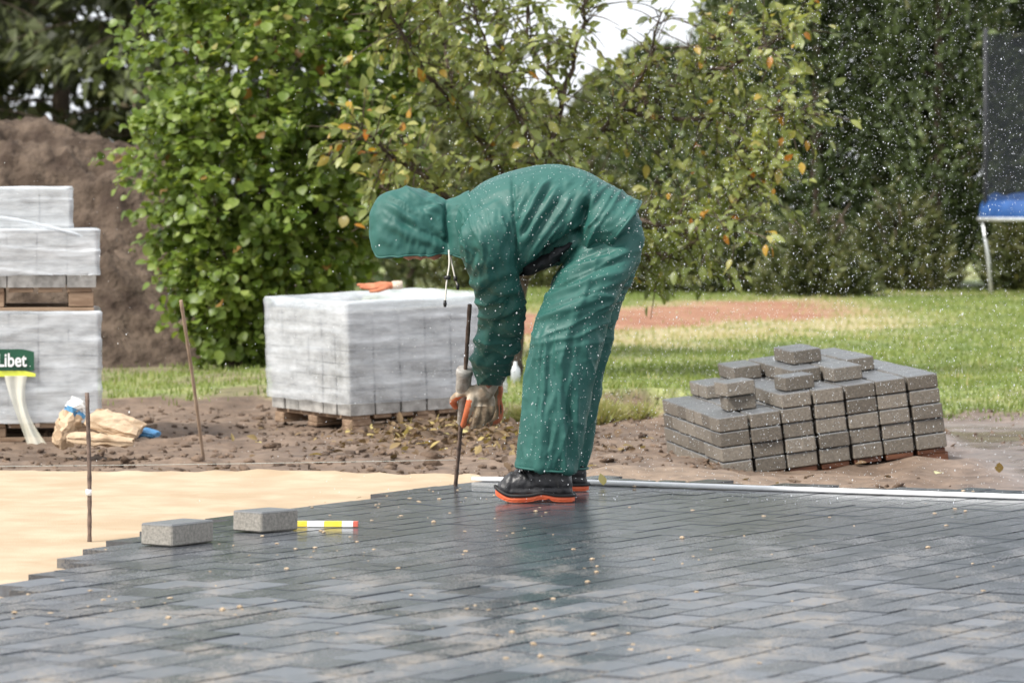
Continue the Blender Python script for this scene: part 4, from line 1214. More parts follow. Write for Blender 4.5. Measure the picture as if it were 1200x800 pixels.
fallen(1171, 556, .05, 'small yellow green leaf standing up in the wet mud puddle', 1.2)
o = fallen(707, 571, .045, 'curled pale leaf standing on the paving behind the shoe', 1.2, CH * F / (571 - YH)); o['group'] = 'fallen leaves on the paving'

# ------------------------------------------------------------------ trampoline
TD, TX, TR = 39.2, ex(1148, 39.2) + 1.55, 1.55
tr_ = empty('trampoline', (TX, TD, 0)); tag(tr_, 'garden trampoline with blue padded rim and dark safety net', 'trampoline')
zr = .80
aa = np.linspace(0, 2 * np.pi, 49)
ring = np.stack([np.cos(aa) * TR, np.sin(aa) * TR, np.full(49, zr)], 1)
V, q, t = tube(ring, .022, 8); link('frame_ring', mesh_np('frame_ring', V, [q], M['galv'], True), tr_)
V, Q = [], []
prof = [(-.03, -.02), (.0, .02), (-.02, .13), (-.08, .22), (-.18, .26), (-.30, .22), (-.34, .08), (-.30, .0)]
nk = len(prof)
for a in aa[:-1]:
    for dr, dz in prof:
        w_ = .02 * math.sin(a * 9) * (dz > .05)
        V.append((math.cos(a) * (TR + dr), math.sin(a) * (TR + dr), zr + dz + w_))
i = np.arange(48 * nk).reshape(48, nk); j = np.roll(i, -1, 0); i2 = np.roll(i, -1, 1); j2 = np.roll(j, -1, 1)
link('rim_pad', mesh_np('rim_pad', V, [np.stack([i.ravel(), j.ravel(), j2.ravel(), i2.ravel()], 1)], M['blue'], True), tr_)
V = [(math.cos(a) * (TR - .3), math.sin(a) * (TR - .3), zr + .03) for a in aa[:-1]]
me = bpy.data.meshes.new('mat'); me.from_pydata(V, [], [list(range(48))]); me.materials.append(M['dark_mat']); link('jumping_mat', me, tr_)
def net_mat():
    m, nt, p = newmat('safety_net'); p.inputs['Base Color'].default_value = (.010, .013, .022, 1); p.inputs['Roughness'].default_value = .8
    t = N(nt, 'ShaderNodeBsdfTransparent'); ms = N(nt, 'ShaderNodeMixShader'); ms.inputs[0].default_value = .36
    L(nt, t.outputs['BSDF'], ms.inputs[1]); L(nt, p.outputs['BSDF'], ms.inputs[2]); L(nt, ms.outputs['Shader'], nt.nodes['Material Output'].inputs['Surface'])
    return m
M['net'] = net_mat()
zs = np.linspace(zr + .2, 2.78, 10); an = np.linspace(0, 2 * np.pi, 64, endpoint=False)
V = np.array([(math.cos(a) * (TR - .04 - .03 * abs(math.sin(a * 3 + .4)) * math.sin((z - zr) / 2 * 3.1)), math.sin(a) * (TR - .04), z - .06 * abs(math.sin(a * 3 + .4)) * (z > 2.5)) for z in zs for a in an])
i = np.arange(640).reshape(10, 64); j = np.roll(i, -1, 1)
link('safety_net', mesh_np('net', V, [np.stack([i[:-1].ravel(), j[:-1].ravel(), j[1:].ravel(), i[1:].ravel()], 1)], M['net'], True), tr_)
for k in range(6):
    a = math.pi + .06 + k * math.pi / 3; cx_, sy_ = math.cos(a), math.sin(a)
    link('leg', tubes_mesh('leg', [([(cx_ * TR * .99, sy_ * TR * .99, zr), (cx_ * TR * .95, sy_ * TR * .95, .4), (cx_ * TR * .93, sy_ * TR * .93, -.02)], .019)], M['galv']), tr_)
    link('net_pole', tubes_mesh('net_pole', [([(cx_ * (TR - .05), sy_ * (TR - .05), .60), (cx_ * (TR - .05), sy_ * (TR - .05), 1.5), (cx_ * (TR - .05), sy_ * (TR - .05), 2.8)], .022)], M['dark_mat']), tr_)

# small grey jug hung by the pear trunk
b = np.array(W(604, 452, 20.0))
pr = [(0, .022), (.01, .026), (.085, .026), (.10, .02), (.112, .010), (.13, .010)]
V, q, t = tube([(0, 0, z) for z, _ in pr], [r for _, r in pr], 14)
o = link('plastic_bottle', mesh_np('plastic_bottle', V, [q, t], M['galv'], True), None, b)
tag(o, 'small pale grey plastic bottle hanging at the pear trunk between sleeve and trouser leg', 'bottle')

# ------------------------------------------------------------------ the worker
DT = 12.15
def ring_loft(rings, n=28, sub=4, power=2.3):
    """rings: (p_front(px,py), p_back(px,py), D centre, half width in depth); closed loft"""
    C, A, B = [], [], []
    for f, b, D, hw in rings:
        f3, b3 = np.array(W(*f, D)), np.array(W(*b, D)); C.append((f3 + b3) / 2); A.append((f3 - b3) / 2); B.append([0, hw, 0])
    C, A, B = (smooth_path(q, sub) for q in (C, A, B))
    a = np.linspace(0, 2 * np.pi, n, endpoint=False); ca, sa = np.cos(a), np.sin(a)
    ca = np.sign(ca) * np.abs(ca) ** (2 / power); sa = np.sign(sa) * np.abs(sa) ** (2 / power)
    V = np.concatenate([C[k] + ca[:, None] * A[k] + sa[:, None] * B[k] for k in range(len(C))]); m = len(C)
    i = np.arange(m * n).reshape(m, n); j = np.roll(i, -1, 1)
    q = np.stack([i[:-1].ravel(), j[:-1].ravel(), j[1:].ravel(), i[1:].ravel()], 1)
    V = np.concatenate([V, C[:1], C[-1:]])
    t = np.concatenate([np.stack([j[0], i[0], np.full(n, m * n)], 1), np.stack([i[-1], j[-1], np.full(n, m * n + 1)], 1)])
    return V, q, t

def shrink(rings, k, hwk=None):
    out = []
    for f, b, D, hw in rings:
        f, b = np.array(f, float), np.array(b, float); c = (f + b) / 2
        out.append((tuple(c + (f - c) * k), tuple(c + (b - c) * k), D, hw * (hwk or k)))
    return out

torso = [((532, 288), (537, 236), DT, .085), ((545, 302), (556, 221), DT, .15), ((575, 318), (578, 208), DT, .205), ((606, 324), (604, 199), DT, .225),
         ((634, 318), (638, 193), DT, .225), ((658, 308), (672, 195), DT, .215), ((680, 302), (708, 211), DT, .225), ((696, 297), (732, 226), DT, .243), ((709, 291), (750, 237), DT, .255)]
NS = 11.96
arm_n = [((552, 250), (598, 226), 12.02, .07), ((538, 276), (603, 258), 11.98, .082), ((541, 300), (606, 293), 11.99, .085), ((551, 328), (609, 324), 12.04, .083),
         ((557, 348), (615, 350), 12.11, .082), ((561, 371), (614, 378), 12.19, .078), ((556, 402), (608, 402), 12.28, .074), ((552, 428), (599, 428), 12.37, .066), ((556, 441), (592, 444), 12.42, .055), ((561, 448), (586, 450), 12.44, .04)]
arm_f = [(tuple(np.array(f) + (6, 2)), tuple(np.array(b) + (-4, 2)), 24.36 - D + .06 * 0, hw * .95) for f, b, D, hw in arm_n]
arm_f = [(f, b, Df, hw * .95) for (f, b, D, hw), Df in zip(arm_f, (12.28, 12.32, 12.34, 12.38, 12.42, 12.46, 12.5, 12.54, 12.55, 12.56))]
leg_n = [((668, 290), (737, 232), 12.08, .10), ((655, 318), (752, 271), 12.05, .12), ((640, 347), (747, 303), 12.01, .125), ((628, 372), (733, 332), 11.98, .12),
         ((622, 396), (713, 376), 11.965, .112), ((618, 430), (698, 428), 11.955, .102), ((614, 470), (689, 472), 11.95, .096), ((610, 510), (681, 514), 11.945, .093), ((605.5, 546), (673, 552), 11.945, .092)]
leg_f = []
for (f, b, D, hw), dx, Df in zip(leg_n, (0, 1, 3, 6, 9, 11, 13, 14, 15), (12.22, 12.27, 12.30, 12.33, 12.35, 12.37, 12.39, 12.40, 12.40)):
    leg_f.append(((f[0] + dx, f[1] - dx * .25), (b[0] + dx, b[1] - dx * .25), Df, hw))
pelvis = [((672, 286), (728, 222), DT, .16), ((664, 300), (748, 250), DT, .19), ((650, 322), (750, 276), DT, .185), ((644, 336), (742, 300), DT, .15)]

# ---- body (root): head with face, neck, trunk, limbs as one surface
DH = DT
head = [((443, 270), (447, 250), DH, .04), ((447, 286), (450, 238), DH, .066), ((462, 296), (463, 232), DH, .078), ((482, 299), (480, 230), DH, .080), ((500, 300), (498, 234), DH, .074), ((513, 298), (514, 243), DH, .062), ((526, 288), (530, 250), DH, .056), ((542, 284), (548, 244), DH, .06)]
bp = [ring_loft(head, 24), ring_loft(shrink(torso, .74)), ring_loft(shrink(arm_n, .5)), ring_loft(shrink(arm_f, .5)), ring_loft(shrink(leg_n, .6)), ring_loft(shrink(leg_f, .6)), ring_loft(shrink(pelvis, .75))]
def P(x, y, D=DH): return np.array(W(x, y, D))
bp += [chain([P(470, 295), P(476, 300), P(481, 301)], [.012, .014, .013]),           # nose, pointing down
       chain([P(492, 301, DH - .02), P(493, 303, DH), P(492, 301, DH + .02)], [.007, .009, .007]),   # lips
       chain([P(503, 297), P(509, 299), P(514, 297)], [.018, .02, .018]),            # chin
       chain([P(459, 296, DH - .03), P(460, 298, DH), P(459, 296, DH + .03)], [.012, .012, .012]),   # brow
       chain([P(486, 262, DH - .082), P(490, 272, DH - .086)], [.012, .010]), chain([P(486, 262, DH + .082), P(490, 272, DH + .086)], [.012, .010])]
for arm, sgn in ((arm_n, 1), (arm_f, -1)):
    f, b, D, hw = arm[-1]; c = (np.array(f) + np.array(b)) / 2
    bp.append(chain([P(c[0], c[1] - 8, D), P(c[0], c[1], D), P(c[0] - 2, c[1] + 6, D)], [.014, .014, .012]))
body = remeshed('person_body', bp, .011, M['skin'], 5)
person = link('person', body)
tag(person, 'person in a hooded green rain suit bending down over a steel rod', 'person')

# ---- clothing
def ridged(p, seed): return 1 - np.abs(perlin(p, seed)) * 2.2
def creases(x, y, w, ang, lx, ly, seed, warp=7):
    """long sharp cloth folds running at an angle in the side view"""
    qx = x + warp * perlin(np.stack([x / 30, y / 30, w], 1), seed + 3); qy = y + warp * perlin(np.stack([x / 30 + 9, y / 30, w], 1), seed + 4)
    c, s_ = math.cos(ang), math.sin(ang)
    a = (qx * c + qy * s_) / ly; b = (-qx * s_ + qy * c) / lx
    n1 = perlin(np.stack([b, a, w], 1), seed)
    return np.clip(1 - 2.6 * np.abs(n1), -.6, 1) ** 3
def px_of(V): return 600 + V[:, 0] / V[:, 1] * F, YH + (CH - V[:, 2]) / V[:, 1] * F
def bump2(x, y, cx, cy, rx, ry): return np.exp(-((x - cx) / rx) ** 2 - ((y - cy) / ry) ** 2)
def fold(x, y, ax_, ay, bx, by_, wid, amp, sharp=1.0):
    """a fold line from a to b in the side view"""
    dx, dy = bx - ax_, by_ - ay; Ln = math.hypot(dx, dy); t = ((x - ax_) * dx + (y - ay) * dy) / Ln ** 2
    d_ = ((x - ax_) * -dy + (y - ay) * dx) / Ln
    en = sstep(-.12, .15, t) * sstep(1.12, .85, t)
    return amp * en * np.exp(-np.abs(d_ / wid) ** 1.6)

jk = remeshed('jacket', [ring_loft(torso), ring_loft(arm_n), ring_loft(arm_f)], .0055, M['suit'], 4)
V, nn = getV(jk); x, y = px_of(V); near_side = sstep(.05, -.35, nn[:, 1])
d_ = np.zeros(len(V))
# general soft crumpling
d_ += .0040 * fbm(np.stack([x / 48, y / 48, V[:, 1] * 6], 1), 2, 201)
isarm = sstep(609, 603, x - (y - 300) * .06) * sstep(232, 262, y)
trunk_m = (1 - isarm) * sstep(596, 606, x)
# diagonal folds over the flank, from the back down to the belly
u = (x * .55 + (y) * .30) ; v_ = (-x * .48 + y * .88)
d_ += trunk_m * near_side * sstep(208, 232, y) * .009 * ridged(np.stack([(x * .85 + y * .52) / 15, (-x * .52 + y * .85) / 95, V[:, 1] * 2], 1), 205) * (1 - .5 * bump2(x, y, 730, 250, 30, 40))
for fl in ((640, 212, 607, 268, 3.2, .010), (652, 222, 612, 285, 3.5, .010), (668, 232, 618, 300, 3.5, .012), (690, 225, 668, 262, 4, .014), (683, 262, 640, 300, 4, .014), (700, 262, 690, 290, 4, .008)):
    d_ += near_side * trunk_m * fold(x, y, *fl)
d_ -= near_side * trunk_m * (fold(x, y, 687, 237, 675, 282, 5, .048) + fold(x, y, 676, 272, 634, 304, 5.5, .045) + fold(x, y, 646, 216, 610, 275, 3, .010) + fold(x, y, 660, 228, 616, 290, 3, .012))
# sleeve: long folds above, rings of folds at the elbow and over the forearm
arm_m = isarm * near_side
d_ += arm_m * .006 * ridged(np.stack([(x + (y - 300) * .3) / 17, y / 80, V[:, 1] * 2], 1), 209)
eb = bump2(x, y, 580, 352, 60, 34)
d_ += arm_m * eb * .011 * np.sin((y + (x - 585) * .35 + 5 * perlin(np.stack([x / 20, y / 20, x * 0], 1), 211)) / 3.6)
fb = bump2(x, y, 578, 408, 60, 36)
d_ += arm_m * fb * .008 * np.sin((y - (x - 580) * .30 + 6 * perlin(np.stack([x / 18, y / 18, x * 0], 1), 213)) / 4.2)
d_ += arm_m * (fold(x, y, 560, 262, 575, 330, 5, .006) - fold(x, y, 558, 292, 548, 320, 5, .010) - fold(x, y, 562, 340, 600, 352, 3.5, .012) - fold(x, y, 556, 372, 590, 378, 4, .014))
w_ = V[:, 1] * 3
d_ += trunk_m * near_side * sstep(200, 225, y) * (.009 * creases(x, y, w_, R(122), 18, 95, 301, 4) + .003 * creases(x, y, w_ + 4, R(135), 9, 50, 311, 4))
d_ += sstep(590, 560, x) * near_side * .004 * creases(x, y, w_ + 2, R(60), 12, 50, 331)
d_ += arm_m * (.008 * creases(x, y, w_, R(75), 13, 60, 341) * sstep(345, 300, y) + .008 * creases(x, y, w_, R(-18), 15, 55, 351) * sstep(325, 350, y) + .003 * creases(x, y, w_ + 7, R(25), 8, 26, 361) * sstep(320, 350, y))
d_ += .0010 * fbm(np.stack([x / 9, y / 9, V[:, 1] * 30], 1), 2, 371)
# seam where the sleeve is set in
d_ -= near_side * fold(x, y, 600, 203, 607, 318, 1.8, .012)
V = V + nn * d_[:, None]; setV(jk, V)
jacket = link('jacket', jk, person)

# trousers
ts = remeshed('trousers', [ring_loft(leg_n), ring_loft(leg_f), ring_loft(pelvis)], .0055, M['suit'], 4)
V, nn = getV(ts); x, y = px_of(V); near_side = sstep(.05, -.35, nn[:, 1])
d_ = .005 * fbm(np.stack([x / 40, y / 60, V[:, 1] * 6], 1), 3, 221)
low = sstep(350, 420, y)
d_ += low * .0075 * ridged(np.stack([(x + (y - 450) * .12) / 14, y / 110, V[:, 1] * 9], 1), 223)
hi = sstep(400, 330, y) * near_side
d_ += hi * .008 * ridged(np.stack([(x * .30 + y * .95) / 13, (x * .95 - y * .30) / 90, V[:, 1] * 2], 1), 227)
for fl in ((640, 330, 735, 292, 4, .010), (632, 352, 728, 318, 5, .012), (628, 376, 700, 352, 4, .009), (660, 402, 690, 330, 5, .008), (640, 420, 634, 540, 4, .006), (655, 400, 660, 540, 4, .007)):
    d_ += near_side * fold(x, y, *fl)
d_ -= near_side * (fold(x, y, 645, 340, 730, 304, 4, .012) + fold(x, y, 652, 430, 672, 500, 4, .010) + fold(x, y, 668, 455, 668, 545, 4, .009))
w_ = V[:, 1] * 3
d_ += near_side * low * (.008 * creases(x, y, w_, R(97), 17, 130, 401, 4) + .0025 * creases(x, y, w_ + 3, R(85), 9, 60, 411, 4))
d_ += near_side * sstep(440, 380, y) * (.008 * creases(x, y, w_, R(-24), 18, 120, 421, 4) + .002 * creases(x, y, w_ + 5, R(-40), 9, 50, 431))
d_ += .0010 * fbm(np.stack([x / 9, y / 9, V[:, 1] * 30], 1), 2, 441)
d_ += near_side * (fold(x, y, 706, 292, 655, 430, 1.3, .004) + fold(x, y, 655, 430, 636, 552, 1.3, .004))
hem = sstep(535, 550, y); d_ += hem * .006 * np.sin(x / 5)
V = V + nn * d_[:, None]; setV(ts, V)
trousers = link('trousers', ts, person)

# jacket hem: a turned-up edge lying over the trousers
def hem_ring(rings, hwadd, grow, t):
    f, b, D, hw = rings
    f3, b3 = np.array(W(*f, D)), np.array(W(*b, D)); c = (f3 + b3) / 2; A = (f3 - b3) / 2 * grow; B = np.array([0, hw + hwadd, 0])
    a = np.linspace(0, 2 * np.pi, 60); ca, sa = np.cos(a), np.sin(a)
    ca = np.sign(ca) * np.abs(ca) ** (2 / 2.3); sa = np.sign(sa) * np.abs(sa) ** (2 / 2.3)
    return c + ca[:, None] * A + sa[:, None] * B
pts = hem_ring(torso[-1], .002, 1.02, 0); V, q, t = tube(pts, .006, 6)
link('hem', mesh_np('hem', V, [q], M['suit'], True), jacket)

def crumple(me):
    V, nn = getV(me); x, y = px_of(V)
    setV(me, V + nn * (.010 * creases(x, y, V[:, 1] * 3, R(-35), 9, 30, 481) + .004 * fbm(V * 25, 2, 485))[:, None]); return me
# dark shirt showing under the open jacket front
sh = [((608, 323), (626, 298), DT - .01, .13), ((622, 322), (640, 294), DT - .01, .175), ((640, 313), (654, 287), DT - .01, .192), ((655, 304), (670, 278), DT - .01, .19), ((663, 296), (680, 268), DT - .01, .15)]
link('shirt', crumple(remeshed('shirt', [ring_loft(sh)], .007, M['shirt'], 3)), person)

# hood: arches from the crown to the neck, open below where the face looks down
prof = [  # x, top y, rim y, half width
    (433.5, 258, 270, .030), (435.5, 247, 282, .062), (442, 233.5, 300, .085), (455, 225.5, 300.5, .100), (470, 221, 299.5, .106), (480, 220.5, 299, .107), (492, 224, 298.5, .105), (504, 230, 298, .100), (516, 234, 297, .095), (527, 234.5, 297, .095), (538, 230, 300, .105), (550, 224, 304, .13)]
pa = smooth_path([(a, b, c_) for a, b, c_, _ in prof], 8); pw = np.interp(np.linspace(0, len(prof) - 1, len(pa)), np.arange(len(prof)), [q_[3] for q_ in prof])
na_ = 64; V = []
for (xx, ty, ry), hw in zip(pa, pw):
    for k in range(na_ + 1):
        a = math.pi * k / na_; ca, sa = math.cos(a), math.sin(a)
        ca = math.copysign(abs(ca) ** .75, ca); sa = abs(sa) ** .80
        z_px = ry + (ty - ry) * sa
        V.append(W(xx, z_px, DT) + Vector((0, -ca * hw * (1 - .10 * (1 - sa)), 0)))
V = np.array([tuple(v) for v in V]); mm_ = len(pa)
# folds of the hood on the flank
i = np.arange(mm_ * (na_ + 1)).reshape(mm_, na_ + 1)
Q = np.stack([i[:-1, :-1].ravel(), i[:-1, 1:].ravel(), i[1:, 1:].ravel(), i[1:, :-1].ravel()], 1)
Vx, Vy = px_of(V); ctr = np.array(W(490, 275, DT)); nrm = V - ctr; nrm[:, 0] *= .3; nrm /= np.linalg.norm(nrm, axis=1, keepdims=True)
dd = .006 * fbm(np.stack([Vx / 22, Vy / 22, V[:, 1] * 7], 1), 3, 231)
dd += .007 * creases(Vx, Vy, V[:, 1] * 4, R(33), 15, 70, 451, 4) * sstep(440, 460, Vx) + .005 * creases(Vx, Vy, V[:, 1] * 4 + 3, R(8), 9, 40, 461) * sstep(480, 505, Vx)
for fl in ((455, 240, 530, 290, 4, .013), (452, 262, 522, 293, 4, .010), (490, 268, 528, 280, 3, .006), (500, 250, 526, 238, 4, .007)): dd += fold(Vx, Vy, *fl)
for fl in ((470, 258, 528, 287, 4, .016), (480, 284, 525, 292, 3, .008), (523, 236, 527, 292, 4, .024), (490, 262, 527, 286, 4, .012)): dd -= fold(Vx, Vy, *fl)
V = V + nrm * dd[:, None]
cap0 = len(V); V = np.concatenate([V, [V[:na_ + 1].mean(0)]])
T = np.stack([np.arange(na_), np.arange(1, na_ + 1), np.full(na_, cap0)], 1)[:, ::-1]
me = mesh_np('hood', V, [Q, T], M['suit'], True)
hood = link('hood', me, jacket); sm_ = hood.modifiers.new('thick', 'SOLIDIFY'); sm_.thickness = .004; sm_.offset = 0
sb = hood.modifiers.new('sub', 'SUBSURF'); sb.levels = 1; sb.render_levels = 1
rim = [np.array(V[k * (na_ + 1)]) for k in range(mm_)][::-1] + [np.array(V[k * (na_ + 1) + na_]) for k in range(mm_)]
v2, q2, t2_ = tube(np.array(rim), .0035, 6); link('hood_hem', mesh_np('hood_hem', v2, [q2, t2_], M['suit'], True), jacket)
sm2 = np.array([V[k * (na_ + 1) + na_ // 2 - 13] for k in range(2, mm_ - 8)]); v2, q2, t2_ = tube(sm2, .0022, 5); link('hood_seam', mesh_np('hood_seam', v2, [q2, t2_], M['suit'], True), jacket)
for rg, par in ((arm_n[-1], jacket), (leg_n[-1], trousers), (leg_f[-1], trousers)):
    v2, q2, t2_ = tube(hem_ring(rg, .003, 1.03, 0), .004, 6); link('hem', mesh_np('hem', v2, [q2], M['suit'], True), par)
# drawstring with toggles
d1 = smooth_path([P(526, 293, DT - .10), P(526.5, 310, DT - .105), P(523.5, 330, DT - .105), P(521.5, 356, DT - .10)], 5)
d2 = smooth_path([P(527, 294, DT - .06), P(530, 310, DT - .07), P(533, 324, DT - .07), P(536.5, 336, DT - .07)], 5)
for dp, tg in ((d1, .62), (d2, .75)):
    cdo = link('drawstring', tubes_mesh('drawstring', [(dp, .0028)], M['cord'], 6), person)
    c = dp[int(tg * (len(dp) - 1))]; V, q, t = tube([c + np.array([-.011, 0, 0]), c + np.array([.0, 0, .001]), c + np.array([.011, 0, 0])], [.0055, .0075, .0055], 8) if tg < .7 else tube([c + np.array([0, 0, .008]), c - np.array([0, 0, .008])], .006, 8)
    link('toggle', mesh_np('toggle', V, [q, t], M['black_plastic'], True), cdo)
    e = dp[-1]; V, q, t = tube([e + np.array([0, 0, .012]), e, e - np.array([0, 0, .010])], [.004, .006, .004], 8)
    link('cord_end', mesh_np('cord_end', V, [q, t], M['black_plastic'], True), cdo)

# ---- gloves
def glove(chains, palm, wrist, name, voxel=.0042, orange=None):
    parts = [chain(c, r) for c, r in chains] + [chain(c, r) for c, r in palm]
    me = remeshed(name, parts, voxel, [M['glove'], M['glove_orange'], M['glove_dark']], 2)
    if orange:
        cen = np.array([p_.center[:] for p_ in me.polygons]); nr = np.array([p_.normal[:] for p_ in me.polygons])
        me.polygons.foreach_set('material_index', orange(cen, nr).astype(np.int32))
    g = link(name, me, person)
    V, q, t = tube([w for w, _ in wrist], [r for _, r in wrist], 18)
    link('cuff', mesh_np('cuff', V, [q, t], M['knit'], True), g)
    return g
rh = rodp(478); HDn = rh[1] - .035                        # the hand closes round the rod from the near side
def G(x, y, d=0.): return np.array(W(x, y, HDn + d))
near_ch = [([G(553, 456, -.01), G(540, 461, -.005), G(531, 469, .02), G(534, 476, .055)], [.0150, .0145, .0135, .012]),       # index over the rod
           ([G(553, 466, -.02), G(550, 476, -.028), G(547, 487, -.015), G(543, 498, .01)], [.0165, .0155, .014, .011]),           # thumb
           ([G(561, 470, -.005), G(560, 482, -.022), G(558, 493, -.018), G(553, 499, .02)], [.0145, .014, .0135, .012]),
           ([G(569, 470, .005), G(568, 483, -.016), G(566, 494, -.012), G(560, 499, .025)], [.0145, .014, .0135, .012]),
           ([G(576, 468, .015), G(576, 479, -.004), G(573, 489, .0), G(567, 493, .03)], [.0135, .013, .0125, .011])]
near_pm = [([G(574, 451, .0), G(566, 460, .0), G(557, 467, .005)], [.028, .034, .029]), ([G(562, 456, -.005), G(551, 462, -.005)], [.022, .018]), ([G(570, 457, .02), G(571, 468, .02)], [.025, .023])]
def nor(cen, nr):
    x, y = px_of(cen)
    out = np.zeros(len(cen), int)
    th = (np.abs(x - (553 - (y - 466) * .30)) < 6.5) & (y > 468) & (x < 557)
    out[th & (nr[:, 0] < .25)] = 1
    out[(x < 547) & (nr[:, 2] < -.35) & (y > 465)] = 1
    fg = (x > 555) & (y > 476); out[fg] = 2
    return out
wr = [(G(575, 438, .0), .022), (G(575, 443, .0), .028), (G(574, 449, 0), .031), (G(572, 453, 0), .031), (G(569.5, 458, 0), .030)]
glove(near_ch, near_pm, wr, 'glove', orange=nor)
def Gf(x, y, d=0.): return np.array(W(x, y, 12.56 + d))
far_ch = [([Gf(583, 466), Gf(586, 478, .01), Gf(585, 490, .0), Gf(579, 495, -.02)], [.0125, .012, .0115, .010]),
          ([Gf(580, 466, -.02), Gf(582, 479, -.02), Gf(581, 491, -.02), Gf(575, 496, -.04)], [.0125, .012, .0115, .010]),
          ([Gf(577, 466, .02), Gf(578, 480, .02), Gf(576, 492, .01), Gf(570, 497, -.01)], [.0125, .012, .0115, .010]),
          ([Gf(573, 465, .03), Gf(573, 477, .03), Gf(570, 487, .02), Gf(565, 491, .0)], [.0115, .011, .0105, .009]),
          ([Gf(572, 458, -.02), Gf(565, 466, -.03), Gf(560, 475, -.02), Gf(557, 483, .0)], [.0135, .013, .012, .009])]
far_pm = [([Gf(579, 448), Gf(580, 457), Gf(579, 467)], [.026, .029, .026]), ([Gf(575, 456, .02), Gf(576, 466, .02)], [.024, .022])]
wr = [(Gf(579, 438), .028), (Gf(579, 445), .030), (Gf(579, 452), .030)]
glove(far_ch, far_pm, wr, 'glove', orange=lambda c, n_: np.where((n_[:, 0] > .55), 1, 2))

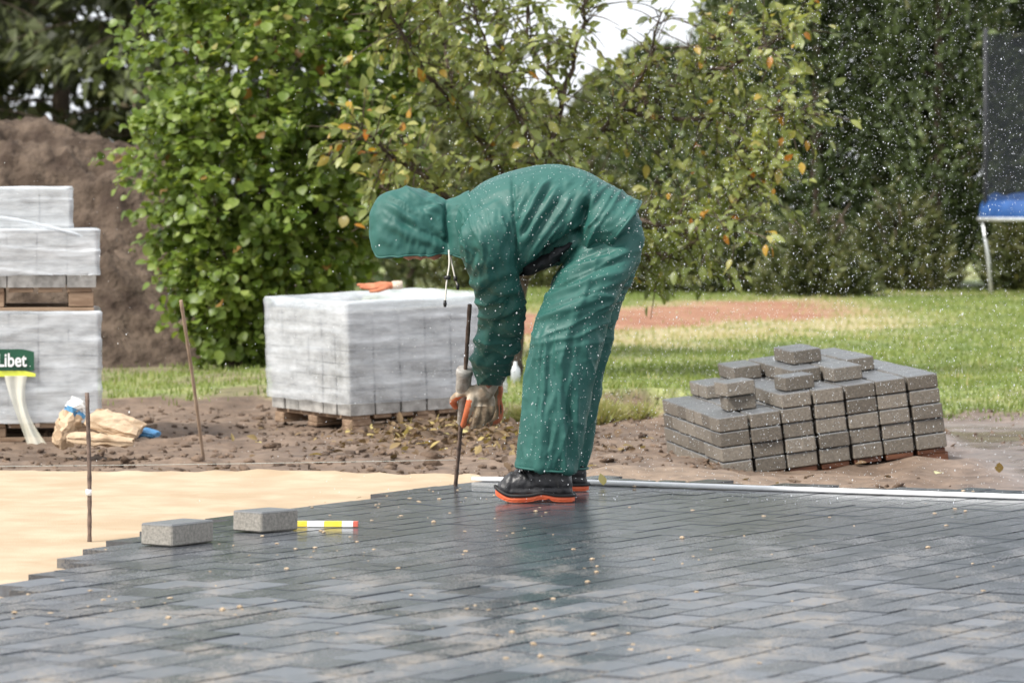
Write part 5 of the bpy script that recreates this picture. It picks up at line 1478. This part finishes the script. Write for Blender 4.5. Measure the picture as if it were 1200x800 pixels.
# ---- shoes
def shoe(dx, dy, Dc, nm):
    u_r = [((582, 581), (583, 571), Dc, .018), ((587, 584), (587.5, 564), Dc, .036), ((596, 585), (596, 556), Dc, .045), ((607, 585), (607, 551), Dc, .049), ((622, 585), (623, 547), Dc, .047), ((640, 585), (643, 541), Dc, .042), ((657, 585), (660, 541), Dc, .040), ((668, 584), (667, 548), Dc, .034), ((672, 581), (671, 560), Dc, .020)]
    sh_ = lambda L_: [((f[0] + dx, f[1] + dy), (b[0] + dx, b[1] + dy), D, hw) for f, b, D, hw in L_]
    up = remeshed('upper', [ring_loft(sh_(u_r))], .005, [M['shoe'], M['shoe_dark']], 3)
    V, nn = getV(up); xx, yy = px_of(V); xx -= dx; yy -= dy
    dd = .0030 * fbm(V * 45, 3, 241) - .004 * bump2(xx, yy, 0, 0, 1, 1)
    dd -= .0065 * (sstep(598, 600.5, xx + (yy - 560) * .25) - .5) * sstep(580, 572, yy)           # toe cap step
    dd -= fold(xx, yy, 612, 548, 632, 574, 1.8, .006) + fold(xx, yy, 648, 545, 653, 580, 1.8, .005) + fold(xx, yy, 600, 573, 668, 572, 1.2, .004)
    dd += .002 * np.sin((xx - 600) * .9) * bump2(xx, yy, 618, 556, 10, 9)
    setV(up, V + nn * dd[:, None])
    root = link('shoe', up, person)
    # sole: outline extruded, thicker at heel, notched
    ol = [(580.5, .012), (584, .030), (592, .044), (606, .052), (622, .048), (640, .041), (656, .042), (668, .036), (673.5, .016)]
    top = []; n = len(ol)
    xs = smooth_path([(a, b, 0) for a, b in ol], 5)
    Vs, Fs = [], []
    loop = [(a, -b) for a, b, _ in xs] + [(a, b) for a, b, _ in xs[::-1]]
    m = len(loop)
    def tz(a):
        t = (a - 580) / 94
        arch = bump2(np.array([a]), np.array([0]), 636, 0, 11, 1)[0]
        spring = .022 * max(0, (.20 - t) / .20) ** 1.6
        return .003 + spring + .009 * arch, .0195 + spring * 1.25 + .008 * arch
    for lev in range(3):
        for k, (a, b) in enumerate(loop):
            z0_, z1_ = tz(a); zz = (z0_, (z0_ + z1_) / 2, z1_)[lev]
            if lev == 0 and k % 2 == 0: zz += .004
            s_ = (0.97, 1.03, 1.0)[lev]
            w = W(a + dx, 588 + dy, Dc); Vs.append((w.x, Dc + b * s_, zz))
    ff = []
    for lev in range(2):
        for k in range(m): ff.append((lev * m + k, lev * m + (k + 1) % m, (lev + 1) * m + (k + 1) % m, (lev + 1) * m + k))
    me = bpy.data.meshes.new('sole'); me.from_pydata(Vs, [], ff + [list(range(m))[::-1], [2 * m + k for k in range(m)]]); me.materials.append(M['sole']); me.validate()
    link('sole', me, root)
    # dark welt above the orange sole
    pts = [(W(a + dx, 588 + dy, Dc).x, Dc + b * 1.0, tz(a)[1] + .004) for a, b in loop]; pts.append(pts[0])
    V, q, t = tube(pts, .006, 6); link('welt', mesh_np('welt', V, [q], M['shoe_dark'], True), root)
    for k in range(4):
        c = np.array(W(609 + k * 5 + dx, 552 - k * 2.2 + dy, Dc))
        pts = [c + np.array([.0, -.028, -.010]), c + np.array([-.004, 0, .004]), c + np.array([0, .028, -.010])]
        link('lace', tubes_mesh('lace', [(smooth_path(pts, 4), .0028)], M['shoe_dark'], 5), root)
DN = 11.945; DFt = 12.40
shoe(0, 0, DN, 'near')
shoe(16.5, YH + CH / DFt * F - (YH + CH / DN * F), DFt, 'far')

# water beads on the suit
def beads(ob, n, smin, smax, seed):
    me = ob.data; V, nn = getV(me); g = np.random.default_rng(seed)
    k = np.where(nn[:, 1] < .3)[0]; k = g.choice(k, n)
    s = g.uniform(smin, smax, n)
    Vv, Fs, _ = scatter(IV, [IF], V[k] + nn[k] * s[:, None] * .3, frames(nn[k]), np.stack([s, s, s * .6], 1))
    o = link('water_beads', mesh_np('beads', Vv, Fs, M['drop'], True), ob); tag(o, kind='stuff')
beads(jacket, 1300, .0006, .0018, 1); beads(trousers, 1500, .0006, .0020, 2)

# ------------------------------------------------------------------ rain
n = 42000
D_ = rng.uniform(10.3, 17.5, n); px = 600 + rng.normal(300, 380, n); py = rng.uniform(-10, 590, n)
k = (px > -20) & (px < 1230) & (rng.uniform(size=n) < .16 + .84 * sstep(380, 900, px)) 
D_, px, py = D_[k], px[k], py[k]
P_ = np.stack([(px - 600) / F * D_, D_, CH - (py - YH) / F * D_], 1); P_ = P_[P_[:, 2] > .01]; n = len(P_)
s = rng.gamma(1.8, .00026, n) + .0005
sc = np.stack([s, s, s * rng.uniform(1.0, 1.9, n)], 1)
V, Fs, _ = scatter(OV, [OF], P_, frames(np.tile([.12, 0, 1.0], (n, 1))), sc)
tag(link('falling_rain', mesh_np('rain', V, Fs, M['drop'], True)), 'bright falling raindrops filling the air over the garden', 'rain', kind='stuff')
